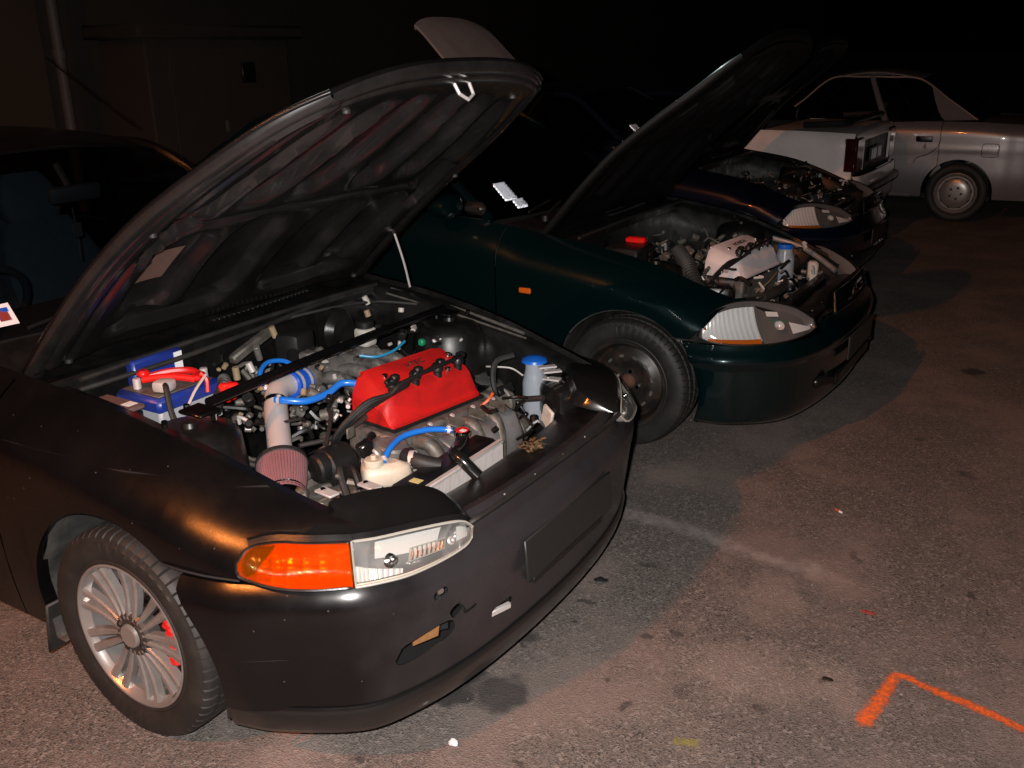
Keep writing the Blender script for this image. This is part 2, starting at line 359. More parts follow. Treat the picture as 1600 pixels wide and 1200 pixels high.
# ------------------------------------------------------------------ ground
def ground():
    m = bpy.data.materials.new('asphalt'); n, l, b = nodes_of(m); MATS['asphalt'] = m
    geo = n.new('ShaderNodeNewGeometry'); P = geo.outputs['Position']
    def noise(s, d=4, r=.6):
        t = n.new('ShaderNodeTexNoise'); t.inputs['Scale'].default_value = s; t.inputs['Detail'].default_value = d; t.inputs['Roughness'].default_value = r
        l.new(P, t.inputs['Vector']); return t.outputs['Fac']
    def mr(src, a, c, lo=0., hi=1.):
        r = n.new('ShaderNodeMapRange'); r.interpolation_type = 'SMOOTHSTEP'
        for i, v in zip((1, 2, 3, 4), (a, c, lo, hi)): r.inputs[i].default_value = v
        l.new(src, r.inputs[0]); return r.outputs[0]
    def mix(f, a, c, mode='MIX'):
        x = n.new('ShaderNodeMix'); x.data_type = 'RGBA'; x.blend_type = mode
        for i, v in ((0, f), (6, a), (7, c)):
            if isinstance(v, (tuple, float, int)): x.inputs[i].default_value = v if i == 0 or len(v) == 4 else (*v, 1)
            else: l.new(v, x.inputs[i])
        return x.outputs[2]
    def math(op, a, c):
        x = n.new('ShaderNodeMath'); x.operation = op
        for i, v in enumerate((a, c)):
            if isinstance(v, (float, int)): x.inputs[i].default_value = v
            else: l.new(v, x.inputs[i])
        return x.outputs[0]
    vo = n.new('ShaderNodeTexVoronoi'); vo.inputs['Scale'].default_value = 210; l.new(P, vo.inputs['Vector'])
    vs2 = n.new('ShaderNodeTexVoronoi'); vs2.inputs['Scale'].default_value = 105; l.new(P, vs2.inputs['Vector'])
    sep = n.new('ShaderNodeSeparateColor'); l.new(vo.outputs['Color'], sep.inputs[0])
    sep2 = n.new('ShaderNodeSeparateColor'); l.new(vs2.outputs['Color'], sep2.inputs[0])
    c = mix(sep.outputs[0], (.095, .081, .073), (.190, .160, .143))
    c = mix(mr(sep2.outputs[1], .80, .95), c, (.235, .205, .185))
    c = mix(mr(sep.outputs[1], .86, .96), c, (.045, .042, .04))
    pits = mr(noise(62, 5, .72), .595, .67)
    c = mix(math('MULTIPLY', pits, .75), c, (.04, .036, .034))
    dust = mr(noise(1.7, 6, .62), .43, .66)
    c = mix(math('MULTIPLY', dust, .62), c, (.265, .200, .174))
    pits2 = mr(noise(23, 6, .75), .635, .70)
    c = mix(math('MULTIPLY', pits2, .6), c, (.05, .043, .04))
    wear = mr(noise(.9, 5, .6), .45, .7)
    c = mix(math('MULTIPLY', wear, .35), c, (.10, .098, .095))
    # stains with shapes of their own: oil blots and drips, chalky scuffs
    nd = n.new('ShaderNodeTexNoise'); nd.inputs['Scale'].default_value = 14; nd.inputs['Detail'].default_value = 6; l.new(P, nd.inputs['Vector'])
    vm = n.new('ShaderNodeVectorMath'); vm.operation = 'MULTIPLY_ADD'; l.new(nd.outputs['Color'], vm.inputs[0]); vm.inputs[1].default_value = (.13, .13, 0); l.new(P, vm.inputs[2])
    nd2 = n.new('ShaderNodeTexNoise'); nd2.inputs['Scale'].default_value = 5.5; nd2.inputs['Detail'].default_value = 9; nd2.inputs['Roughness'].default_value = .7; l.new(P, nd2.inputs['Vector'])
    vm2 = n.new('ShaderNodeVectorMath'); vm2.operation = 'MULTIPLY_ADD'; l.new(nd2.outputs['Color'], vm2.inputs[0]); vm2.inputs[1].default_value = (.5, .5, 0); l.new(P, vm2.inputs[2])
    def chalk(x, y, r, amt, colr):
        nonlocal c
        d = n.new('ShaderNodeVectorMath'); d.operation = 'DISTANCE'; l.new(vm2.outputs[0], d.inputs[0]); d.inputs[1].default_value = (x + .25, y + .25, 0)
        c = mix(mr(d.outputs['Value'], r * .3, r * 1.5, amt, 0.), c, colr)
    def blob(x, y, r, amt, colr):
        nonlocal c
        d = n.new('ShaderNodeVectorMath'); d.operation = 'DISTANCE'; l.new(vm.outputs[0], d.inputs[0]); d.inputs[1].default_value = (x + .065, y + .065, 0)
        f = mr(d.outputs['Value'], r * .62, r * 1.18, amt, 0.)
        c = mix(f, c, colr)
    oil = (.030, .029, .028)
    for x, y, r, a in ((.725, -.23, .082, .72), (.60, -.29, .07, .85), (.55, -.22, .10, .85), (.47, -.33, .05, .7), (.70, .426, .022, .9), (.708, .302, .018, .75), (.644, .03, .035, .7), (.50, .18, .09, .7), (.72, .171, .014, .7),
                       (.963, .202, .020, .65), (1.022, .266, .024, .6), (1.028, -.116, .022, .65), (1.473, .27, .017, .9), (1.481, 3.337, .06, .8), (.45, .75, .11, .6), (1.14, .02, .03, .3), (1.92, 1.4, .03, .5), (1.35, .05, .02, .5), (.80, .62, .03, .5), (1.1, .42, .012, .7), (1.22, .36, .015, .6), (1.75, .95, .015, .7), (1.9, .75, .012, .6), (.95, -.02, .012, .6), (1.38, 1.0, .02, .5), (1.62, 1.9, .04, .5), (1.4, 2.2, .03, .5), (.55, -.62, .02, .6), (.1, -1.2, .05, .5), (.9, -.45, .014, .7), (.3, -1.05, .03, .6)):
        blob(x, y, r, a, oil)
    for x, y, r, a in ((.42, -.72, .12, .32), (.30, -.98, .10, .25), (1.25, .20, .16, .28), (.60, 1.33, .12, .3), (1.5, .25, .12, .25), (1.32, .85, .07, .35), (1.20, .62, .10, .28), (2.2, 2.3, .5, .25)):
        chalk(x, y, r, a, (.40, .31, .27))
    l.new(c, b.inputs['Base Color'])
    b.inputs['Roughness'].default_value = .86; b.inputs['Specular IOR Level'].default_value = .3
    h = math('ADD', math('MULTIPLY', vo.outputs['Distance'], 1.2), math('MULTIPLY', noise(120, 4, .7), .8))
    bp = n.new('ShaderNodeBump'); bp.inputs['Strength'].default_value = .55; bp.inputs['Distance'].default_value = .004
    l.new(h, bp.inputs['Height']); l.new(bp.outputs[0], b.inputs['Normal'])
    q = MB(); R = 300
    q.face([(-R, -R, 0), (R, -R, 0), (R, R, 0), (-R, R, 0)])
    o = q.build('ground', 'asphalt'); o['kind'] = 'structure'
    tag(o, 'rough grey asphalt of the parking area with dusty and oily patches')
ground()

def spray(name, color, pts, width, label, cat_, strength=1.0, grain=60, z=.004, soft=.9, hide=.35, n=60):
    m = bpy.data.materials.new(name); nn, l, b = nodes_of(m)
    b.inputs['Base Color'].default_value = (*color, 1); b.inputs['Roughness'].default_value = .75
    tc = nn.new('ShaderNodeTexCoord'); sp = nn.new('ShaderNodeSeparateXYZ'); l.new(tc.outputs['UV'], sp.inputs[0])
    def math(op, a, c):
        x = nn.new('ShaderNodeMath'); x.operation = op
        for i, v in enumerate((a, c)):
            if isinstance(v, (float, int)): x.inputs[i].default_value = v
            else: l.new(v, x.inputs[i])
        return x.outputs[0]
    v = math('MULTIPLY', sp.outputs[1], math('SUBTRACT', 1., sp.outputs[1])); v = math('MULTIPLY', v, 4.)
    u = math('MULTIPLY', sp.outputs[0], math('SUBTRACT', 1., sp.outputs[0])); u = math('MINIMUM', math('MULTIPLY', u, 16.), 1.)
    f = math('MULTIPLY', v, u)
    t = nn.new('ShaderNodeTexNoise'); t.inputs['Scale'].default_value = grain; t.inputs['Detail'].default_value = 6; t.inputs['Roughness'].default_value = .7
    g = nn.new('ShaderNodeNewGeometry'); l.new(g.outputs['Position'], t.inputs['Vector'])
    f = math('ADD', f, math('MULTIPLY', math('SUBTRACT', t.outputs['Fac'], .5), 2.4))
    r = nn.new('ShaderNodeMapRange'); r.inputs[1].default_value = hide; r.inputs[2].default_value = hide + soft; r.inputs[4].default_value = strength
    l.new(f, r.inputs[0])
    tr = nn.new('ShaderNodeBsdfTransparent'); mx = nn.new('ShaderNodeMixShader')
    l.new(r.outputs[0], mx.inputs[0]); l.new(tr.outputs[0], mx.inputs[1]); l.new(b.outputs[0], mx.inputs[2]); l.new(mx.outputs[0], nn['Material Output'].inputs[0])
    MATS[name] = m
    p = cat([(x, y, z) for x, y in pts], n); T = np.gradient(p, axis=0); T /= np.linalg.norm(T, axis=1)[:, None]
    N = np.stack([-T[:, 1], T[:, 0], T[:, 2] * 0], -1)
    w = np.interp(np.linspace(0, 1, n), np.linspace(0, 1, len(width)), width)[:, None]
    rows = np.stack([p + N * w * k for k in np.linspace(-.5, .5, 5)], 1)
    o = MB().grid(rows, uv=True).build(name, name)
    tag(o, label, cat_); return o
spray('spray_mark', (.90, .15, .02), [(1.604, .105), (1.600, .155), (1.612, .225), (1.622, .30), (1.63, .372), (1.655, .392), (1.70, .375), (1.76, .362), (1.83, .348), (1.90, .330), (1.97, .310), (2.06, .285)],
      [.062, .066, .058, .050, .044, .036, .044, .050, .046, .040, .044], 'bright orange sprayed chevron mark on the asphalt', 'paint mark', hide=.28, soft=1.0, grain=85)
spray('worn_line', (.50, .43, .40), [(.50, .92), (.70, .91), (.85, .90), (1.04, .855), (1.20, .838), (1.34, .86)], [.13, .13, .14, .13, .12, .16], 'worn pale painted line between the two nearest cars, mostly rubbed away', 'painted line', strength=.58, hide=.30, soft=1.2, grain=22)
spray('yellow_blot', (.42, .40, .02), [(1.20, -.175), (1.23, -.163), (1.262, -.15)], [.04, .05, .04], 'small faded yellow paint blot on the asphalt', 'paint mark', strength=.6, hide=.35, soft=1.4, n=16)

# ------------------------------------------------------------------ litter
def litter():
    b = MB().tube([(-.022, 0, .004), (.0, 0, .004)], .004, 8, smooth=False)
    o = b.build('cigarette_butt', 'orange_plastic', loc=(1.259, 1.316, .001), rot=(0, 0, -.6)); tag(o, 'orange tipped cigarette butt lying on the asphalt', 'cigarette butt')
    MB().tube([(.0, 0, .004), (.012, 0, .004)], .0042, 8, smooth=False).build('paper', 'paper', o)
    def lump(name, m, loc, s, label, category, seed):
        rs = random.Random(seed); bm = bmesh.new(); bmesh.ops.create_icosphere(bm, subdivisions=2, radius=1)
        for v in bm.verts: v.co = Vector((v.co.x * s[0], v.co.y * s[1], max(-.2, v.co.z) * s[2])) * (1 + rs.uniform(-.25, .25))
        o = MB().bm(bm).build(name, m, loc=loc, angle=20); tag(o, label, category)
    lump('pebble', 'paper', (.723, -.463, .004), (.013, .010, .009), 'small white stone chip on the asphalt before the black bumper', 'pebble', 1)
    lump('plastic_shard', 'red_mark', (1.497, .67, .003), (.022, .008, .005), 'dark red plastic shard lying on the asphalt', 'plastic shard', 2)
    lump('rubber_scrap', 'rubber', (.70, .426, .004), (.022, .018, .008), 'black rubber scrap on the asphalt beside the black bumper', 'rubber scrap', 3)
    lump('dark_pebble', 'steel_black', (1.473, .272, .003), (.014, .010, .006), 'dark oval stone left of the orange spray mark', 'pebble', 4)
litter()
def grit():
    rs = random.Random(9); b = MB()
    bm = bmesh.new(); bmesh.ops.create_icosphere(bm, subdivisions=1, radius=1); base = [v.co.copy() for v in bm.verts]; fs = [[v.index for v in f.verts] for f in bm.faces]; bm.free()
    for i in range(900):
        x, y = rs.uniform(-.6, 2.3), rs.uniform(-1.6, 2.6)
        r = rs.uniform(.0012, .0030) * (1.6 if rs.random() < .06 else 1); o = len(b.v)
        b.v.extend((x + v.x * r * rs.uniform(.7, 1.3), y + v.y * r * rs.uniform(.7, 1.3), .001 + max(0, v.z + .3) * r * .8) for v in base)
        b.f.extend([[o + j for j in f] for f in fs])
    o = b.build('grit', 'grit_stone', angle=20); tag(o, 'loose grit scattered over the asphalt', kind='stuff')
grit()

# ------------------------------------------------------------------ wheels
def tyre_mesh(R, w, rim, name='tyre'):
    h = w / 2
    half = [(rim - .004, h * .80), (rim + .004, h * .90), (rim + .012, h * .93), (rim + .016, h * .90), (rim + .030, h * .985), (rim + (R - rim) * .52, h * 1.0), (rim + .70 * (R - rim), h * .985), (rim + .74 * (R - rim), h * .965), (rim + .87 * (R - rim), h * .93),
            (R - .007, h * .86), (R - .002, h * .76), (R - .001, h * .56), (R - .008, h * .545), (R - .008, h * .47), (R, h * .455), (R, h * .10), (R - .008, h * .09)]
    prof = [(r, -y) for r, y in half] + [(r, y) for r, y in reversed(half)]
    n = 540; rows = []
    for k in range(n):
        a = 2 * pi * k / n; row = []
        for r, y in prof:
            ay = abs(y) / h; rr = r; kk = k
            if r > R - .02 and ay > .5 and k % 9 == 0: rr -= .006
            if r > R - .004 and ay < .5 and (k + 4) % 9 == 0: rr -= .006
            yy = y
            if .45 < (r - rim) / (R - rim) < .72 and (60 < k < 150 or 330 < k < 420) and ((k * 7919) % 11) < 6: yy = y * 1.018
            row.append((rr * cos(a), yy, rr * sin(a)))
        rows.append(row)
    b = MB(); b.grid(np.array(rows), cu=True, flip=True); return b
WHEEL_CACHE = {}
def wheel(parent, loc, side, style, R=.288, steer=0., rim=.195, w=.195):
    key = (style, R, rim)
    if key not in WHEEL_CACHE:
        d = {}
        def keep(o): o.parent = None; return o
        # local: axis y, outer face towards -y
        if style == 'alloy':
            p = [(rim - .012, .08), (rim - .016, -.02), (rim - .018, -.066), (rim - .010, -.076), (rim - .005, -.086), (rim - .001, -.089), (rim + .004, -.088), (rim + .004, -.080)]
            b = MB().lathe(p, axis=(0, 1, 0), n=72); d['rim'] = (b, 'alloy', [])
            sp = MB()
            for sgn in (-1, 1):
                rows = []
                for t in np.linspace(0, 1, 10):
                    r = .044 + t * (rim - .010 - .044); yy = -.079 - .005 * t + .006 * sin(pi * t)
                    wd = .0062 + .0068 * t; cx = sgn * (.0092 + .0125 * t)
                    rows.append([(cx - wd, yy + .022, r), (cx - wd, yy + .004, r), (cx - wd * .5, yy, r), (cx + wd * .5, yy, r), (cx + wd, yy + .004, r), (cx + wd, yy + .022, r)])
                sp.grid(np.array(rows))
            d['spoke'] = (sp, 'alloy', [(0, 2 * pi * k / 9 + .12, 0) for k in range(9)])
            hb = MB().lathe([(0, -.089), (.028, -.089), (.031, -.087), (.033, -.080)], axis=(0, 1, 0), n=32)
            d['centre_cap'] = (hb, 'alloy', [])
            hub = MB().lathe([(.030, -.078), (.040, -.079), (.056, -.078), (.064, -.070), (.068, -.04)], axis=(0, 1, 0), n=40)
            d['hub'] = (hub, 'alloy_dark', [])
            nut = MB().cyl((0, -.078, .045), .0085, .012, (0, 1, 0), 6)
            d['wheel_nut'] = (nut, 'steel_black', [(0, 2 * pi * k / 4 + .5, 0) for k in range(4)])
            d['brake_disc'] = (MB().lathe([(.07, -.03), (.125, -.03), (.125, -.01), (.07, -.01)], axis=(0, 1, 0), n=48), 'disc_steel', [])
            bl = MB().lathe([(.0, .02), (rim - .02, .02)], axis=(0, 1, 0), n=48)
            d['backing_plate'] = (bl, 'steel_black', [])
            cal = MB()
            for a in np.linspace(-.45, .45, 7)[:-1]:
                cal.box((sin(pi / 2 + a) * .135, -.035, cos(pi / 2 + a) * .135), (.032, .06, .032), .006, Matrix.Rotation(-(pi / 2 + a), 4, 'Y'))
            d['brake_caliper'] = (cal, 'red_paint', [])
        elif style == 'steel':
            rows = []; n = 96
            prof = [(rim + .004, -.080), (rim + .004, -.088), (rim - .004, -.088), (rim - .012, -.076), (rim - .018, -.06), (rim - .022, -.045), (.155, -.040), (.145, -.046), (.125, -.060), (.113, -.064), (.10, -.064), (.085, -.058), (.07, -.050), (.045, -.048), (.034, -.05)]
            b = MB()
            for k in range(n):
                a = 2 * pi * k / n; rows.append([(r * cos(a), y, r * sin(a)) for r, y in prof])
            b.grid(np.array(rows), cu=True); m_ = len(prof) - 1
            b.f = [f for i, f in enumerate(b.f) if not (i % m_ in (8,) and (i // m_) % 8 in (2, 3, 4))]
            d['rim'] = (b, 'steel_black', [])
            d['hub'] = (MB().lathe([(0, -.066), (.018, -.066), (.026, -.06), (.034, -.045)], axis=(0, 1, 0), n=24), 'rust', [])
            d['wheel_nut'] = (MB().cyl((0, -.056, .052), .010, .016, (0, 1, 0), 6), 'chrome', [(0, 2 * pi * k / 4 + .3, 0) for k in range(4)])
            d['brake_disc'] = (MB().lathe([(0, -.01), (.16, -.01), (.16, .01)], axis=(0, 1, 0), n=32), 'dirty_metal', [])
        else:
            p = [(rim + .003, -.08), (rim + .002, -.09), (rim - .008, -.094), (rim - .020, -.088), (rim - .032, -.080), (rim - .045, -.080), (rim - .06, -.090), (.085, -.096), (.06, -.098), (.0, -.098)]
            d['rim'] = (MB().lathe(p, axis=(0, 1, 0), n=48), 'alloy', [])
            d['lug_recess'] = (MB().cyl((0, -.094, .055), .013, .012, (0, 1, 0), 12), 'steel_black', [(0, 2 * pi * k / 5 + .4, 0) for k in range(5)])
            d['vent_slot'] = (MB().box((0, -.086, rim - .05), (.035, .018, .010), .003, Matrix.Rotation(.3, 4, 'Y')), 'steel_black', [(0, 2 * pi * k / 9, 0) for k in range(9)])
        d['tyre'] = (tyre_mesh(R, w, rim), 'rubber', [])
        WHEEL_CACHE[key] = {k: (b.build(k, m, None, angle=30), rots) for k, (b, m, rots) in d.items()}
        first = True
    else: first = False
    c = WHEEL_CACHE[key]
    rz = steer + (pi if side > 0 else 0)
    def inst(k):
        o = c[k][0]
        if first: return o
        o2 = o.copy(); col.objects.link(o2); return o2
    r0 = inst('rim'); r0.name = 'wheel'; r0.parent = parent; r0.location = loc; r0.rotation_euler = (0, 0, rz)
    for k in c:
        if k == 'rim': continue
        o = inst(k); o.parent = r0; o.location = (0, 0, 0)
        rots = c[k][1]
        if rots:
            o.rotation_euler = rots[0]
            for q in rots[1:]: link_copy(o, r0, (0, 0, 0), q)
    return r0

# ------------------------------------------------------------------ car body building blocks
class Spec:
    pass
def side_panel(S, name, m, parent, x0, x1, side, zlow=None, step=.03):
    xs = list(np.arange(x0, x1, step)) + [x1]
    for xa, R, zc in S.arches:
        for t in np.linspace(0, pi, 33):
            x = xa + R * cos(t)
            if x0 < x < x1: xs.append(x)
    xs = sorted(set(round(x, 4) for x in xs)); rows = []
    for x in xs:
        zt, yt, w = S.ztop(x), S.ytop(x), S.hw(x)
        zb = S.zlow(x) if zlow is None else zlow(x)
        for xa, R, zc in S.arches:
            if abs(x - xa) < R - 1e-4: zb = max(zb, zc + sqrt(R * R - (x - xa) ** 2))
        row = []
        for v in np.linspace(0, 1, 20):
            z = zt - (zt - zb) * v ** 1.35
            row.append((x, side * S.yat(x, z, zt, yt, w), z))
        y = row[-1][1]
        row.append((x, y - side * .012, zb - .001)); row.append((x, y - side * .035, zb + .012))
        rows.append(row)
    return MB().grid(np.array(rows), flip=side < 0).build(name, m, parent)
def default_yat(h=.16, p=2.2, tuck=.03, crease=None, cd=.006):
    def f(x, z, zt, yt, w):
        s = min(1, (zt - z) / h)
        y = yt + (w - yt) * (1 - (1 - s) ** p)
        y -= tuck * max(0, (.5 - z) / .3) ** 2
        if crease: y += cd * math.exp(-((z - crease(x)) / .018) ** 2)
        return y
    return f
def bumper(name, m, parent, plan, prof, zbot, ztop, arch, nz=18, ns=110, fx=1, solid=.004, xblend=.5, cut=None):
    half = np.array(plan, float); full = np.vstack([half, (half * [1, -1])[::-1][1:]])
    c = cat(np.c_[full, np.zeros(len(full))], ns)
    T = np.gradient(c, axis=0)[:, :2]; T /= np.linalg.norm(T, axis=1)[:, None]; N = np.stack([T[:, 1], -T[:, 0]], -1)
    if N[ns // 2, 0] < 0: N = -N
    pz = np.array(prof, float); x0 = half[0, 0]; rows = []
    for i in range(ns):
        zt = ztop(c[i, 1]); row = []
        for v in np.linspace(0, 1, nz):
            z = zbot + (zt - zbot) * v
            o = np.interp(z, pz[:, 0], pz[:, 1]); x, y = c[i, 0] + N[i, 0] * o, c[i, 1] + N[i, 1] * o
            if arch:
                xa, R, zc = arch; d = R * R - (z - zc) ** 2
                xe = xa + sqrt(d) if d > 0 else x0
                xe = max(xe, x0)
                if x < xblend: x = xe + (x - x0) * (xblend - xe) / (xblend - x0)
            row.append((fx * x, y, z))
        row.append((row[-1][0] - fx * .02 * N[i, 0], row[-1][1] - .02 * N[i, 1], row[-1][2] - .002))
        rows.append(row)
    b = MB().grid(np.array(rows), flip=fx > 0)
    o = b.build(name, m, parent, solid=solid, recalc=False)
    if cut:
        bpy.context.view_layer.update()
        for q in cut:
            co = q.build('cutter', m)
            if parent: co.parent = parent
            md = o.modifiers.new('cut', 'BOOLEAN'); md.object = co; md.operation = 'DIFFERENCE'; md.solver = 'EXACT'
        bpy.context.view_layer.update()
        me = bpy.data.meshes.new_from_object(o.evaluated_get(bpy.context.evaluated_depsgraph_get()))
        for md in list(o.modifiers):
            if md.type == 'BOOLEAN': bpy.data.objects.remove(md.object)
        o.modifiers.clear(); o.data = me; me.shade_smooth(); me.set_sharp_from_angle(angle=rad(38)); o.name = name
    return o
def lamp_unit(parent, name, bot, top, lens, refl, bulge=.02, depth=.05, nu=40, nv=14, rim='lens_rim', rimr=.0035, ribs=0, ribs_v=0, label=None, inner=None, d_edge=.003):
    Bc, Tc = cat(bot, nu), cat(top, nu)
    vv = np.linspace(0, 1, nv)
    G = Bc[:, None, :] * (1 - vv)[None, :, None] + Tc[:, None, :] * vv[None, :, None]
    du = np.gradient(G, axis=0); dv = np.gradient(G, axis=1)
    N = np.cross(du, dv); L = np.linalg.norm(N, axis=2, keepdims=True); N = N / np.maximum(L, 1e-9)
    N[L[..., 0] < 1e-9] = N[nu // 2, nv // 2]
    if (N[nu // 2, nv // 2] @ np.array([1, np.sign(bot[0][1]) * .6, .3])) < 0: N = -N
    e = np.sin(pi * vv)[None, :, None] ** .6 * np.sin(pi * np.clip(np.linspace(.04, .96, nu), 0, 1))[:, None, None] ** .35
    o = MB().grid(G + N * bulge * e, uv=True).build(name, lens, parent)
    if label: o['label'] = label
    uu = np.linspace(0, 1, nu)
    n2u, n2v = 90, 30
    Bc2, Tc2 = cat(bot, n2u), cat(top, n2u); v2 = np.linspace(0, 1, n2v)
    G2 = Bc2[:, None, :] * (1 - v2)[None, :, None] + Tc2[:, None, :] * v2[None, :, None]
    Nm = N[nu // 2, nv // 2]
    u2 = np.linspace(0, 1, n2u)
    prof = (np.clip(np.sin(pi * v2), 0, 1)[None, :] ** .8 * np.clip(np.sin(pi * u2), 0, 1)[:, None] ** .6)
    dep = depth * prof
    if ribs: dep = dep + .007 * prof * np.abs(np.sin(u2 * pi * ribs))[:, None]
    if ribs_v: dep = dep + .003 * prof * np.abs(np.sin(v2 * pi * ribs_v))[None, :]
    MB().grid(G2 - Nm * (dep[..., None] + d_edge)).build('reflector', refl, o, angle=25)
    loop = np.vstack([Bc, Tc[::-1]])
    MB().tube(np.vstack([loop, loop[:1]]), rimr, 6, smooth=False).build('lens_rim', rim, o)
    if inner: inner(o, G, Nm)
    return o
def hood_panel(S, parent, m_out, m_in, hinge, angle, xr, xf, ywr, ywf, zed, crown, striker=True, label=None, ribs=True, nu=110, nv=120, tp=1.7, fc=.12, hem=True):
    """S-free hood: rear edge xr, front centre xf, half widths rear/front, edge height function zed(x)."""
    us, vs_ = np.linspace(0, 1, nu), np.linspace(-1, 1, nv)
    U, V = np.meshgrid(us, vs_, indexing='ij')
    XF = xf - fc * np.abs(V) ** 3.2; XR = xr - .02 * (1 - V * V)
    X = XR + (XF - XR) * U; W = ywr + (ywf - ywr) * U ** tp
    Y = V * W; Z = np.vectorize(zed)(X) + crown * (1 - V ** 2) * (1 - .45 * U) + .012 * np.exp(-((np.abs(V) - .62) / .16) ** 2) * (1 - U)
    Z -= .022 * np.clip((U - .86) / .14, 0, 1) ** 2
    P = np.stack([X, Y, Z], -1)
    nrm = np.cross(np.gradient(P, axis=0), np.gradient(P, axis=1)); nrm /= np.linalg.norm(nrm, axis=2, keepdims=True)
    if nrm[nu // 2, nv // 2, 2] < 0: nrm = -nrm
    a = rad(angle); hx, hz = hinge
    def rot(Q):
        R = Q.copy(); dx, dz = Q[..., 0] - hx, Q[..., 2] - hz
        R[..., 0] = hx + dx * cos(a) - dz * sin(a); R[..., 2] = hz + dx * sin(a) + dz * cos(a); return R
    # outer skin with a folded hem
    skin = MB(); skin.grid(rot(P))
    for idx in ((0, slice(None)), (nu - 1, slice(None)), (slice(None), 0), (slice(None), nv - 1)):
        e0 = P[idx]; n0 = nrm[idx]; skin.grid(np.stack([rot(e0), rot(e0 - n0 * .012)], 1)); 
        if hem: skin.tube(rot(e0 - n0 * .006), .0060, 8, smooth=False)
    fl = MB()
    for idx, ine in (((0, slice(None)), (3, slice(None))), ((nu - 1, slice(None)), (nu - 4, slice(None))), ((slice(None), 0), (slice(None), 3)), ((slice(None), nv - 1), (slice(None), nv - 4))):
        e0 = P[idx]; n0 = nrm[idx]; ot = e0 - P[ine]; ot /= np.linalg.norm(ot, axis=1)[:, None] + 1e-9
        fl.grid(np.stack([rot(e0 - n0 * .004 + ot * .003), rot(e0 - n0 * .012 + ot * .0035), rot(e0 - n0 * .020 + ot * .001), rot(e0 - n0 * .027 - ot * .004), rot(e0 - n0 * .033 - ot * .012), rot(e0 - n0 * .036 - ot * .022), rot(e0 - n0 * .037 - ot * .034)], 1))
    o = skin.build('hood', m_out, parent, angle=50)
    fl.build('hood_flange', m_in, o, angle=60)
    if label: o['label'] = label
    # inner frame: stamped ribs and pockets
    A = np.abs(V)
    def ridge(d, wd, s=.018): return 1 / (1 + np.exp((np.abs(d) - wd) / s))
    rib = np.ones_like(U)
    if ribs:
        pk = np.zeros_like(U)
        def pocket(uc, vc, hu, hv, sk=0., sharp=.20):
            d = (np.abs(U - uc) / hu) ** 3.4 + (np.abs(V - vc - sk * (U - uc)) / hv) ** 3.4
            return 1 / (1 + np.exp(np.clip((d - 1) / sharp, -40, 40)))
        for sg in (-1, 1):
            for a_ in ((.735, sg * .17, .175, .115, sg * -.10), (.735, sg * .44, .165, .105, sg * -.22), (.69, sg * .69, .19, .085, sg * -.18),
                       (.295, sg * .23, .17, .155, sg * .10), (.305, sg * .60, .15, .15, sg * .05), (.12, sg * .42, .030, .30, 0.), (.50, sg * .80, .10, .05, 0.)):
                pk = np.maximum(pk, pocket(*a_))
        rib = 1 - pk
        rib = rib - .35 * np.exp(-((U - .505) / .012) ** 2) * (A < .75) - .3 * np.exp(-((A - .875) / .012) ** 2)
    edge = np.minimum.reduce([U / .035, (1 - U) / .03, (1 - A) / .05]); edge = np.clip(edge, 0, 1) ** .8
    Din = (.004 + .038 * rib) * edge + .004
    k = 2
    inn = MB(); sl = (slice(k, nu - k), slice(k, nv - k))
    Pi = P - nrm * Din[..., None]
    inn.grid(rot(Pi)[sl], flip=True)
    fr = inn.build('inner_frame', m_in, o, angle=60)
    def on(u, v, d=.04):
        i, j = int(round(u * (nu - 1))), int(round((v + 1) / 2 * (nv - 1))); return rot(P[i, j] - nrm[i, j] * d)
    def patch_on(u0, u1, v0, v1, extra=.004):
        i = [int(round(t * (nu - 1))) for t in np.linspace(u0, u1, 6)]; j = [int(round((t + 1) / 2 * (nv - 1))) for t in np.linspace(v0, v1, 6)]
        return rot(P[np.ix_(i, j)] - nrm[np.ix_(i, j)] * (Din[np.ix_(i, j)][..., None] + extra))
    return o, on, patch_on
